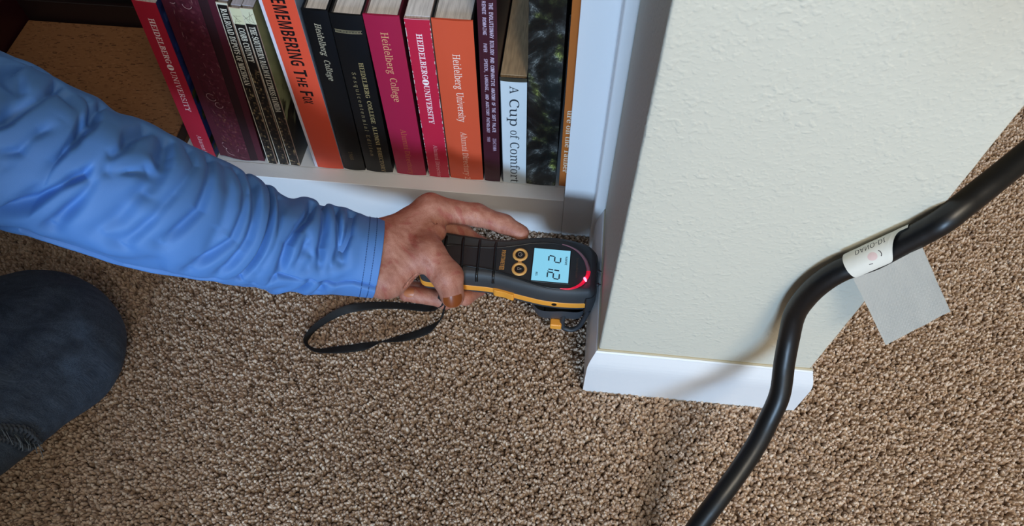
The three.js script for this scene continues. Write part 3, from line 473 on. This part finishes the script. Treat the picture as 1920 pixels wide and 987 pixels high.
// ---------------------------------------------------------------- power cable with a folded warning label
{
  const path = [[400, 372, -170], [325, 364, -104], [268.9, 355.3, -55], [241.9, 348.9, -31], [229.5, 346, -20], [221.3, 343, -13], [213.2, 340, -6], [205.2, 334, 0], [199.8, 323.7, 0.9], [192.4, 309.6, 1], [180.6, 286.8, 1.5], [164.6, 270.1, 2], [156.3, 252.8, 3], [151.7, 231, 4], [150.7, 207.3, 6], [152.6, 185, 14], [153.3, 166, 28], [153.5, 147, 48], [148.5, 128, 64], [142, 115.2, 79], [128.8, 101.3, 101], [114, 90, 122], [99, 73, 143], [80, 50, 175], [60, 24, 215], [38, 11, 258], [10, 9, 310], [-40, 9, 380]];
  const t = thing('power_cable', 'thick black rubber power cable hanging in front of the cream wall end', 'cable', [150, 0, 60]);
  const cv = new THREE.CatmullRomCurve3(path.map((p) => v3(...p)), false, 'centripetal'), N = 420, fr = cv.computeFrenetFrames(N, false), rows = [];
  for (let i = 0; i <= N; i++) { const c = cv.getPointAt(i / N), row = []; for (let j = 0; j < 20; j++) { const a = j / 20 * 6.2832, r = 8.4 + 0.12 * fbm(i * 0.4, j * 0.5, 4, 2); row.push(c.clone().addScaledVector(fr.normals[i], Math.cos(a) * r).addScaledVector(fr.binormals[i], Math.sin(a) * r)); } rows.push(row); }
  const scuff = noiseTexture(256, (u, v) => { const a = smooth(0.42, 0.62, tileNoise(u, v, 30, 4, 3)); return [0.085 + 0.14 * a, 0.09 + 0.14 * a, 0.1 + 0.14 * a]; }, true); scuff.repeat.set(1, 12);
  const jacket = quads(rows, true, (i, j) => [j / 20, i / N]);
  part('jacket', flip(jacket), std({ map: scuff, color: 0x9a9a9a, roughness: 0.4 }), t);
  // label: a sleeve round the cable, cut away at one end, and a square flag
  const paper = std({ color: 0xd3d1c8, roughness: 0.55, bumpMap: rep(noiseTexture(256, (u, v) => 0.5 + 0.4 * tileNoise(u, v, 9, 6, 4)), 0.05), bumpScale: 0.0006, side: THREE.DoubleSide });
  const A = v3(168.6, 276.4, 2), B = v3(196, 316, 1.2), ax = B.clone().sub(A).normalize(), toCam = v3(-0.30, 0.62, 0.72).addScaledVector(ax, -v3(-0.30, 0.62, 0.72).dot(ax)).normalize(), sd = new THREE.Vector3().crossVectors(ax, toCam); // sd points down-right of the cable
  const L = A.distanceTo(B), wrapRows = [], S = 36, T = 26;
  for (let i = 0; i <= S; i++) { const s = i / S, row = [], aEnd = 66 - 134 * smooth(0.5, 0.9, s); for (let j = 0; j <= T; j++) { const a = (-250 + (aEnd + 250) * j / T) * Math.PI / 180, r = 9.3 + 0.25 * fbm(s * 3, j * 0.3, 3, 2); row.push(A.clone().addScaledVector(ax, s * L).addScaledVector(toCam, Math.cos(a) * r).addScaledVector(sd, Math.sin(a) * r)); } wrapRows.push(row); }
  const wmap = canvasTexture(57, 60, (x, w, h) => { flat(x, w, h, '#d8d6cc'); x.save(); x.translate(11, 33.5); x.scale(1, -1); x.fillStyle = '#3b3a3c'; x.font = '6.6px sans-serif'; x.fillText('DANO-DI', 0, 0); x.restore(); x.fillStyle = 'rgba(216,170,168,0.6)'; x.beginPath(); x.ellipse(24, 45, 4, 3.4, 0, 0, 7); x.fill(); x.strokeStyle = '#4a4242'; x.lineWidth = 0.7; x.beginPath(); x.arc(28.5, 45, 3, -1, 1); x.stroke(); x.beginPath(); x.moveTo(18, 50); x.lineTo(21, 50.6); x.stroke(); }, 12);
  const lab = part('warning_label', quads(wrapRows, false, (i, j) => [i / S, 1 - j / T * (316 - 134 * smooth(0.5, 0.9, i / S)) / 316]), std({ map: wmap, roughness: 0.5, side: THREE.DoubleSide }), t, 'white paper label wrapped around the cable, printed lettering showing through');
  const C0 = v3(171, 271, 9), C1 = v3(199, 314.5, 8.8), D0 = v3(214, 213, 29), D1 = v3(233.5, 271, 29), rowsF = [];
  for (let i = 0; i <= 30; i++) { const a = i / 30, row = []; for (let j = 0; j <= 30; j++) { const b = j / 30, p = C0.clone().lerp(C1, b).lerp(D0.clone().lerp(D1, b), a), n = new THREE.Vector3().crossVectors(D0.clone().sub(C0), C1.clone().sub(C0)).normalize(); p.addScaledVector(n, 0.8 * fbm(a * 2.2, b * 2.2, 8, 3) + 1.5 * Math.sin(a * 3.14) * (b - 0.5)); row.push(p); } rowsF.push(row); }
  const front = quads(rowsF), back = quads(rowsF.map((r) => r.map((p) => p.clone().add(v3(0.25, -0.35, -0.25)))));
  part('label_flag', [front, flip(back)], paper, lab, 'square blank flag of the paper label');
}

// ---------------------------------------------------------------- the person
const FOLDS = [[5, 4, [[339,-1],[332,-11],[322,-37],[319,-62]]], [6, 5, [[334,13],[319,0],[313,-17],[307,-29]]], [6, 3, [[327,22],[314,4]]], [6, 8, [[321,56],[310,44],[296,22],[279,-2],[273,-21]]], [6, 5, [[310,33],[302,13],[301,-1],[291,-39],[288,-68]]], [4, 5, [[263,-9],[247,-22]]], [6, 4, [[240,40],[231,6],[224,-22],[219,-45],[223,-63]]], [7, 5, [[282,43],[272,6],[264,-31],[262,-44],[254,-63]]], [6, 4, [[222,27],[209,-8],[207,-35],[206,-68]]], [6, 5, [[195,47],[179,8],[177,-21],[177,-40],[181,-67]]], [5, 8, [[156,49],[151,16],[150,-15],[148,-58],[149,-85]]], [6, 7, [[123,39],[124,20],[124,0],[118,-19],[105,-41],[97,-64]]], [6, 4, [[82,15],[87,-2],[84,-25],[83,-56],[83,-85]]], [5, 5, [[57,9],[57,-5],[54,-27],[53,-70]]], [5, 5, [[67,15],[63,-8],[68,-70]]], [6, 3, [[95,22],[96,9],[105,-4]]], [7, 4, [[311,-56],[291,-28],[288,-1]]], [6, 5, [[300,-63],[286,-45],[283,-22]]], [6, 3, [[169,-90],[167,-33],[167,4],[174,37]]], [9, 3.4, [[252,34],[246,8],[241,-24],[240,-60]]], [8, 3.4, [[196,30],[190,0],[190,-30],[193,-66]]], [8, 3.6, [[171,44],[163,18],[162,-14],[164,-60]]], [7, 3.2, [[143,34],[138,8],[137,-20],[136,-60]]], [6, 3, [[112,30],[110,8],[106,-12]]], [8, 4, [[349,-55],[335,-37],[333,-15],[340,6]]], [6, 3, [[238,-63],[236,-33],[239,-6]]], [2.2, 4.2, [[331,90],[318,90],[304,64],[284,71],[260,71],[231,80],[209,72],[183,66],[156,49]]], [2.0, 3.6, [[153,50],[136,53],[127,56],[123,39],[88,38],[58,45],[43,39],[19,46]]], [5, 5, [[101,83],[89,44]]], [5, 4, [[73,71],[70,46]]], [5, 4, [[142,62],[121,84]]], [7, 4, [[366,-14],[346,0],[349,32]]]];
{
  const t = thing('person', 'person kneeling in a blue long-sleeved shirt and dark jeans, one hand reaching out', 'person', [-700, 0, 60]);
  // ---- body: left hand, forearm, upper body
  const I0 = [-169.6, 118, -129.5], I1 = [-124, 106, -135.5], I2 = [-95.5, 98, -132.5], I3 = [-77, 92, -127.5], WF = [-207, 121, -84], WN = [-203, 103, -56];
  const T1 = [-164, 118, -78], T2 = [-142, 105, -60], T3 = [-138.5, 78, -54.5];
  const bones = [
    [[-275, 138, -66], WF, 27, 20, 14], [[-275, 128, -52], WN, 26, 19, 14],
    [WF, I0, 18, 14.2, 14], [[-207, 112, -80], [-170, 98, -138], 17, 13, 14], [[-206, 100, -75], [-170, 78, -138], 16, 13, 14], [[-203, 92, -66], [-180, 60, -128], 16, 12, 14],
    [WN, T1, 18, 14.2, 14], [[-186, 113, -94], [-160, 112, -106], 13, 10, 16], [[-203, 100, -60], [-192, 66, -98], 17, 15, 14],
  ].map(([a, b, r, s, k]) => [cone(a, b, r, s), k]);
  const chains = [
    [[I0, I1, 13.8, 11.2], [I1, I2, 11.2, 9.6], [I2, I3, 9.6, 8.2]],
    [[T1, T2, 15.8, 14.8], [T2, T3, 14.8, 12.2]],
    [[[-170, 98, -138], [-122, 56, -129], 12.5, 10.5], [[-122, 56, -129], [-119, 46, -86], 10.5, 9.8], [[-119, 46, -86], [-128, 60, -63], 9.8, 8.2]],
    [[[-170, 78, -138], [-134, 42, -118], 12, 10.4], [[-134, 42, -118], [-143, 40, -80], 10.4, 9.6], [[-143, 40, -80], [-150, 45, -67], 9.6, 9.6], [[-150, 46, -68], [-190, 53, -66], 9.6, 8.6]],
    [[[-180, 60, -128], [-160, 32, -118], 11, 9.4], [[-160, 32, -118], [-166, 29, -88], 9.4, 8.6], [[-166, 29, -88], [-192, 30, -86], 8.4, 7.4]],
  ].map((c) => c.map(([a, b, r, s]) => cone(a, b, r, s)));
  const bump = (x, y, z, c, r, h) => { const d = Math.hypot(x - c[0], y - c[1], z - c[2]); return d < r ? h * (1 - (d / r) ** 2) ** 2 : 0; };
  const creases = [[[-182, 103, -46], [-168, 113, -62], 2.6], [[-176, 99, -50], [-162, 109, -60], 2.3], [[-186, 108, -52], [-173, 114, -66], 0.9], [[-163, 128, -112], [-157, 112, -105], 2.2], [[-157, 112, -105], [-154, 106, -97], 1.8], [[-150, 118, -122], [-150, 104, -124], 1.1], [[-160, 126, -62], [-152, 118, -52], 0.7], [[-166, 130, -66], [-157, 122, -54], 0.7], [[-128, 116, -130], [-128, 104, -125], 0.7], [[-116, 114, -131], [-116, 101, -126], 0.6], [[-196, 122, -75], [-183, 124, -88], 0.6], [[-200, 118, -66], [-190, 121, -78], 0.5], [[-178, 101, -52], [-166, 106, -62], 1.6], [[-180, 104, -50], [-168, 109, -60], 1.0], [[-170, 98, -55], [-160, 104, -66], 1.3], [[-156, 118, -118], [-158, 106, -118], 1.2], [[-144, 116, -64], [-134, 113, -62], 0.7], [[-147, 117, -66], [-136, 115, -64], 0.7], [[-122, 116, -128], [-122, 104, -124], 0.8], [[-97, 107, -128], [-96, 98, -123], 0.6]].map(([a, b, w]) => [cone(a, b, 0, 0), w]);
  const handField = (x, y, z) => {
    let d = 1e3; for (const [f, k] of bones) d = smin(d, f(x, y, z), k);
    for (const c of chains) { let e = 1e3; for (const f of c) e = smin(e, f(x, y, z), 5); d = smin(d, e, 9); }
    d -= bump(x, y, z, [-166, 131, -130], 17, 1.6) + bump(x, y, z, [-163, 130, -70], 18, 1.8) + bump(x, y, z, [-141, 116, -56], 14, 1.6) + bump(x, y, z, [-123, 115, -131], 13, 1.2);
    for (const [f, w] of creases) { const q = f(x, y, z); if (q < 7) d += w * Math.exp(-(q * q) / 3.2); }
    return d + 0.35 * fbm(x * 0.06, y * 0.06, z * 0.06, 3);
  };
  const hand = skin(handField, [-262, 12, -166], [-60, 152, -24], 2.0);
  const limbs = [cone([-255, 130, -58], [-450, 296, -24], 27, 36), cone([-450, 296, -24], [-610, 470, 50], 36, 50), cone([-610, 480, 60], [-620, 490, 340], 70, 70), cone([-600, 470, 200], [-800, 300, 200], 115, 120), cone([-560, 520, 200], [-500, 590, 200], 56, 54), cone([-480, 640, 200], [-440, 690, 200], 80, 84), cone([-420, 640, 200], [-400, 620, 200], 52, 44), cone([-372, 668, 200], [-360, 655, 200], 15, 12), cone([-455, 670, 118], [-460, 692, 118], 14, 16), cone([-455, 670, 282], [-460, 692, 282], 14, 16), cone([-620, 480, 340], [-560, 420, 470], 52, 44), cone([-560, 420, 470], [-420, 545, 420], 40, 30), cone([-420, 545, 420], [-360, 540, 400], 28, 18)];
  const trunk = skin((x, y, z) => { let d = 1e3; for (const f of limbs) d = smin(d, f(x, y, z), 24); return d; }, [-960, 100, -140], [-310, 810, 560], 13);
  const skinTone = (() => {
    const R = rng(14), tex = noiseTexture(512, (u, v) => { const n = tileNoise(u, v, 8, 3, 4), f = tileNoise(u, v, 70, 5, 2), p = smooth(0.1, 0.5, tileNoise(u, v, 5, 8, 3)); return [0.69 + 0.08 * n + 0.05 * f - 0.03 * p, 0.46 + 0.10 * n + 0.06 * f - 0.08 * p, 0.385 + 0.10 * n + 0.06 * f - 0.06 * p]; }, true), bmp = noiseTexture(512, (u, v) => 0.5 + 0.3 * tileNoise(u, v, 90, 1, 2) + 0.2 * Math.abs(tileNoise(u, v, 40, 6, 2)));
    return std({ map: rep(tex, 0.09), bumpMap: rep(bmp, 0.06), bumpScale: 0.0005, roughness: 0.5 });
  })();
  const merged = merge([hand, trunk]);
  const body = part('body', merged, skinTone, t, 'tanned left hand gripping the meter, forearm and body');
  // ---- nails
  const nail = (c, n, d, w, l, mat) => { n = v3(...n).normalize(); d = v3(...d); d.addScaledVector(n, -d.dot(n)).normalize(); const s = new THREE.Vector3().crossVectors(d, n), rows = []; for (const off of [0.7, 0]) for (let i = 0; i <= 14; i++) { const a = i / 14 * 2 - 1, row = []; for (let j = 0; j <= 14; j++) { const b = j / 14 * 2 - 1, hw = w / 2 * Math.sqrt(Math.max(0.06, 1 - Math.abs(a) ** 3.2 * 0.8)), x = b * hw; row.push(v3(...c).addScaledVector(s, x).addScaledVector(d, a * l / 2).addScaledVector(n, off - (x * x) / (w * 0.95) - a * a * 0.7)); } rows.push(row); } return quads(off2(rows), false); };
  const off2 = (r) => r.slice(0, 15);
  const stained = std({ color: 0x84431c, roughness: 0.35, side: THREE.DoubleSide }), plain = std({ color: 0xb87550, roughness: 0.4, side: THREE.DoubleSide });
  part('fingernail', nail([-135.1, 89.3, -42.6], [0.30, 0.46, 0.84], [0.08, -0.88, 0.46], 18.5, 15.5, stained), stained, body, 'brown-stained thumbnail');
  part('fingernail', nail([-186, 62.6, -62.2], [-0.1, 0.90, 0.42], [-0.97, 0.06, 0.1], 9.5, 10.5, plain), plain, body, 'pale fingernail of the curled finger');

  // ---- shirt: sleeve surface with its folds, cuff and seam
  const arm = [[-193, 107, -71], [-213, 113, -69], [-263, 130, -62], [-309, 164, -49], [-368, 228, -31], [-429, 280, -26], [-458, 303, -26], [-489, 321, -29]].map((p) => v3(...p)), rad = [38, 39, 40.2, 44, 53, 57, 59.5, 61];
  const cum = [0]; for (let i = 1; i < arm.length; i++) cum.push(cum[i - 1] + arm[i].distanceTo(arm[i - 1]));
  arm.push(v3(-610, 470, 50)); rad.push(80); cum.push(cum[cum.length - 1] + arm[8].distanceTo(arm[7]));
  const curve = (s) => { let i = 0; while (i < cum.length - 2 && s > cum[i + 1]) i++; const f = (s - cum[i]) / (cum[i + 1] - cum[i]); const p0 = arm[Math.max(0, i - 1)], p1 = arm[i], p2 = arm[i + 1], p3 = arm[Math.min(arm.length - 1, i + 2)]; const q = (a, b, c, d) => 0.5 * (2 * b + (c - a) * f + (2 * a - 5 * b + 4 * c - d) * f * f + (3 * b - a - 3 * c + d) * f * f * f); return { p: v3(q(p0.x, p1.x, p2.x, p3.x), q(p0.y, p1.y, p2.y, p3.y), q(p0.z, p1.z, p2.z, p3.z)), r: q(rad[Math.max(0, i - 1)], rad[i], rad[i + 1], rad[Math.min(rad.length - 1, i + 2)]) }; };
  const eye = v3(-35, 720, 299);                                    // the side of the sleeve from which its folds were measured
  const frame = (s) => { const { p, r } = curve(s), d = curve(s + 2).p.sub(curve(s - 2).p).normalize(), a = eye.clone().sub(p); a.addScaledVector(d, -a.dot(d)).normalize(); const b = new THREE.Vector3().crossVectors(d, a).normalize(); if (b.z < 0) b.negate(); return { p, r, d, a, b }; };
  const segDist = (px, py, ax, ay, bx, by) => { const dx = bx - ax, dy = by - ay, f = clamp(((px - ax) * dx + (py - ay) * dy) / (dx * dx + dy * dy || 1), 0, 1); return Math.hypot(px - ax - f * dx, py - ay - f * dy); };
  const foldAt = (s, th, r) => {
    let d = 0; const deg = th * 180 / Math.PI, k = r * Math.PI / 180;
    for (const [w, h, L] of FOLDS) {
      let best = 1e9, sgn = 0; for (let i = 0; i + 1 < L.length; i++) { const e = segDist(s, deg * k, L[i][0], L[i][1] * k, L[i + 1][0], L[i + 1][1] * k); if (e < best) { best = e; const dx = L[i + 1][0] - L[i][0], dy = (L[i + 1][1] - L[i][1]) * k; sgn = (dx * (deg * k - L[i][1] * k) - dy * (s - L[i][0])) / (Math.hypot(dx, dy) || 1); } }
      if (w < 3) { if (best < 24) d += -h * Math.exp(-(best * best) / (w * w)) + 2.2 * smooth(-0.5, 1.5, Math.sign(L[L.length - 1][0] - L[0][0]) * sgn) * Math.exp(-(best * best) / 160); continue; }
      if (best < w * 6.5) {
        const q = best / w, e0 = Math.hypot(s - L[0][0], deg * k - L[0][1] * k), e1 = Math.hypot(s - L[L.length - 1][0], deg * k - L[L.length - 1][1] * k), hh = 1.75 * h * smooth(-6, 16, Math.min(L[0][1] < -52 ? 99 : e0, L[L.length - 1][1] < -52 ? 99 : e1)), f = 0.5 + 0.5 * Math.tanh(sgn / w);
        d += hh * (-Math.exp(-q * q * 2.0) + (0.30 + 0.45 * f) * Math.exp(-((q - 1.8) ** 2) / 1.4));
      }
    }
    d = d > 0 ? 6 * Math.tanh(d / 6) : 9 * Math.tanh(d / 9);
    const quiet = smooth(18, 46, s);
    d += quiet * 1.6 * fbm(s * 0.018 + 3, deg * 0.012, 2, 2);
    return d;
  };
  const rows = [], NS = 520, NT = 400;
  for (let i = 0; i <= NS; i++) {
    const s = 20 + (cum[8] - 20) * (i / NS) ** 1.15, f = frame(s), row = [];
    for (let j = 0; j < NT; j++) { const th = -Math.PI + j / NT * 2 * Math.PI, r = f.r + foldAt(s, th, f.r); row.push(f.p.clone().addScaledVector(f.a, Math.cos(th) * r).addScaledVector(f.b, Math.sin(th) * r)); }
    rows.push(row);
  }
  // turned-in edge of the cuff
  const lip = rows[0].map((p) => { const f = frame(20); return p.clone().sub(f.p).multiplyScalar(0.955).add(f.p); }), lip2 = rows[0].map((p) => { const f = frame(20), g = frame(60); return p.clone().sub(f.p).multiplyScalar(0.93).add(g.p); });
  rows.unshift(lip2, lip);
  let sleeve = quads(rows, true, (i, j) => [j / NT * 0.3, i / NS * 0.42]);
  { const p = sleeve.attributes.position, n = sleeve.attributes.normal, f = frame(200); let k = 400 * NT, o = v3(p.getX(k), p.getY(k), p.getZ(k)); let best = 1e9, c; for (let s = 20; s < 500; s += 5) { const q = curve(s).p; if (q.distanceTo(o) < best) { best = q.distanceTo(o); c = q; } } if (v3(n.getX(k), n.getY(k), n.getZ(k)).dot(o.sub(c)) < 0) sleeve = flip(sleeve); }
  const knit = rep(noiseTexture(256, (u, v) => 0.5 + 0.25 * Math.sin(u * 6.2832 * 64) * Math.sin(v * 6.2832 * 64) + 0.3 * tileNoise(u, v, 60, 2, 2)), 0.03);
  const cloth = new THREE.MeshPhysicalMaterial({ color: 0x5487cb, roughness: 0.62, sheen: 0.5, sheenRoughness: 0.5, sheenColor: new THREE.Color(0x8db4e8), bumpMap: knit, bumpScale: 0.0001 });
  const torso = skin((x, y, z) => { let d = 1e3; for (const f of [cone([-610, 475, 55], [-620, 490, 340], 88, 88), cone([-610, 470, 200], [-800, 290, 200], 132, 142), cone([-620, 480, 340], [-560, 420, 470], 70, 58), cone([-560, 420, 470], [-440, 530, 425], 54, 42)]) d = smin(d, f(x, y, z), 30); return d + 3 * fbm(x * 0.012, y * 0.012, z * 0.012, 3); }, [-980, 120, -120], [-380, 700, 560], 13);
  const shirt = part('shirt', [sleeve, torso], cloth, t, 'light blue long-sleeved knit shirt, sleeve creased into many folds');
  const dashes = [];
  for (const s of [27, 34.5]) for (let th = -1.75; th < 1.75; th += 0.062) { const f = frame(s), q = (a) => { const r = f.r + foldAt(s, a, f.r) + 0.25; return f.p.clone().addScaledVector(f.a, Math.cos(a) * r).addScaledVector(f.b, Math.sin(a) * r); }; dashes.push(new THREE.TubeGeometry(new THREE.LineCurve3(q(th), q(th + 0.036)), 1, 0.38, 5)); }
  part('stitching', dashes, std({ color: 0x2f5590, roughness: 0.8 }), shirt, 'two rows of darker stitches round the cuff');

  // ---- jeans
  const K = [-525, 80, 42], legs = [cone(K, [-591, 222, 295], 72, 82), cone([-591, 222, 295], [-790, 250, 240], 84, 112), cone([-522, 70, 42], [-870, 52, -13], 49, 54), cone([-790, 200, 190], [-830, 280, 210], 110, 120), cone([-800, 290, 260], [-450, 460, 415], 108, 76), cone([-450, 455, 415], [-500, 60, 450], 72, 56)];
  const wrinkle = [[[-493, 168, 84], [-490, 158, 64]], [[-490, 158, 64], [-488, 147, 40]], [[-488, 147, 40], [-486, 135, 17]], [[-479, 160, 121], [-473, 140, 76]], [[-473, 140, 76], [-466, 122, 46]], [[-469, 133, 110], [-463, 117, 80]]].map(([a, b]) => cone(a, b, 0, 0));
  const denimField = (x, y, z) => { let d = 1e3; for (const f of legs) d = smin(d, f(x, y, z), 40); let q = 1e3; for (const f of wrinkle) q = smin(q, f(x, y, z), 6); if (q < 45) d += 3.6 * Math.exp(-(q * q) / 70) - 1.8 * Math.exp(-((q - 17) ** 2) / 110); return Math.max(d + 1.6 * fbm(x * 0.018, y * 0.018, z * 0.018, 3), 1 - y); };
  const denim = noiseTexture(512, (u, v) => { const tw = 0.5 + 0.5 * Math.sin((u + v) * 6.2832 * 60), n = tileNoise(u, v, 90, 3, 2), w = tileNoise(u, v, 6, 5, 3); return [0.19 + 0.03 * tw + 0.16 * n + 0.06 * w, 0.245 + 0.03 * tw + 0.16 * n + 0.065 * w, 0.31 + 0.035 * tw + 0.16 * n + 0.07 * w]; }, true);
  const jeans = part('jeans', skin(denimField, [-990, -4, -110], [-350, 560, 530], 6.5), std({ map: rep(denim, 0.06), roughness: 0.85 }), t, 'dark blue jeans, bent knee resting on the carpet');
  // ripped, frayed edge below the knee: two rolled, twisted strips of worn denim and a few loose threads
  const worn = std({ color: 0x3d444c, roughness: 0.9 });
  for (const [pts, rr] of [[[[-480, 176, 146], [-477, 160, 143], [-474, 146, 141], [-472, 136, 138], [-470, 125, 135], [-471, 112, 135], [-476, 94, 135], [-484, 78, 131]], 2.3], [[[-478, 166, 154], [-475, 149, 151], [-474, 139, 148], [-473, 124, 146], [-476, 103, 145], [-481, 86, 138]], 1.9]]) {
    const c = new THREE.CatmullRomCurve3(pts.map((p) => v3(...p))), fr = c.computeFrenetFrames(160, false), strands = [];
    for (const ph of [0, 2.1, 4.2]) strands.push(new THREE.TubeGeometry(new THREE.CatmullRomCurve3(Array.from({ length: 81 }, (_, i) => { const u = i / 80, a = ph + u * 34, q = rr * (0.9 + 0.35 * Math.sin(i * 1.7 + ph)); return c.getPoint(u).addScaledVector(fr.normals[i * 2], Math.cos(a) * q).addScaledVector(fr.binormals[i * 2], Math.sin(a) * q); })), 200, rr * 0.62, 6));
    part('frayed_edge', strands, worn, jeans);
  }
  { const R = rng(90), th = []; for (let i = 0; i < 12; i++) { const f = R(), a = v3(-473 - 4 * f, 150 - 62 * f, 141 - 6 * f), b = a.clone().add(v3(2 + R() * 4, -4 - R() * 9, 3 + R() * 8)), m = a.clone().lerp(b, 0.5).add(v3(2 + R() * 2, 1, 2)); th.push(new THREE.TubeGeometry(new THREE.CatmullRomCurve3([a, m, b]), 6, 0.32, 4)); } part('loose_threads', th, std({ color: 0x6d757b, roughness: 1 }), jeans); }
  for (const [ox, z] of [[0, 70], [500, 450]]) { const q = (x, y, w) => [ox ? -x - 1390 : x, y, z + w]; part('shoe', [skin((x, y, w) => smin(cone(q(-880, 45, 0), q(-1010, 60, 5), 42, 40)(x, y, w), cone(q(-1010, 60, 5), q(-1040, 40, 5), 40, 34)(x, y, w), 20), [ox ? -560 : -1090, -2, z - 60], [ox ? -300 : -830, 115, z + 60], 9)], std({ color: 0x2b2622, roughness: 0.6 }), t); }
}
// the photographer, bending in from behind, and the phone at the picture's viewpoint: both unseen, the figure added and posed to shade the carpet on the left
{
  const t = thing('person', 'unseen person in dark clothes bending over behind the viewpoint, added to shade the carpet', 'person', [-720, 0, 1010]);
  const f = [[[-560, 760, 1000], [-610, 750, 980], 150, 150, 1], [[-570, 800, 960], [-180, 960, 660], 155, 178, 40], [[-270, 990, 570], [-20, 930, 720], 90, 88, 40], [[-110, 1040, 560], [-50, 1080, 490], 58, 56, 30], [[-40, 1110, 480], [-20, 1060, 440], 92, 78, 30], [[-12, 1050, 386], [-8, 1038, 380], 15, 11, 14], [[-610, 760, 960], [-800, 410, 900], 92, 66, 30], [[-800, 410, 900], [-830, 95, 1010], 60, 48, 20], [[-560, 760, 1000], [-640, 420, 1010], 92, 66, 30], [[-640, 420, 1010], [-640, 95, 1090], 60, 48, 20], [[-830, 60, 1010], [-800, 42, 860], 46, 36, 20], [[-640, 60, 1090], [-610, 42, 940], 46, 36, 20],
    [[-290, 970, 560], [-290, 780, 450], 54, 42, 30], [[-290, 780, 450], [-125, 765, 385], 40, 27, 14], [[-125, 765, 385], [-85, 740, 350], 25, 17, 10], [[-10, 910, 700], [190, 610, 530], 56, 46, 30], [[190, 610, 530], [60, 755, 400], 44, 27, 14], [[60, 755, 400], [28, 745, 352], 25, 17, 10]].map(([a, b, r, q, k]) => [cone(a, b, r, q), k]);
  const whole = (x, y, z) => { let d = 1e3; for (const [g, k] of f) d = smin(d, g(x, y, z), k); return d; };
  part('body', skin(whole, [-960, 0, 280], [180, 1390, 1200], 16), std({ color: 0x3b3d42, roughness: 0.85 }), t);
  const p = new THREE.Group(); p.name = 'phone'; scene.add(p); p.position.copy(camera.position).addScaledVector(new THREE.Vector3(0, 0, 1).applyQuaternion(camera.quaternion), 0.012); p.quaternion.copy(camera.quaternion);
  p.userData = { label: 'phone held level over the carpet, taking the picture', category: 'phone' };
  const body = new THREE.Mesh(new RoundedBoxGeometry(0.158, 0.074, 0.008, 3, 0.0035), std({ color: 0x17181a, roughness: 0.4 })); body.name = 'case'; body.position.set(0.05, -0.012, 0); p.add(body);
  const glass = new THREE.Mesh(new THREE.BoxGeometry(0.15, 0.068, 0.0004), std({ color: 0x060607, roughness: 0.1 })); glass.name = 'screen'; glass.position.set(0.05, -0.012, 0.0043); p.add(glass);
}
scene.traverse((o) => { if (o.isMesh) { o.castShadow = o.receiveShadow = true; } });
renderer.render(scene, camera);
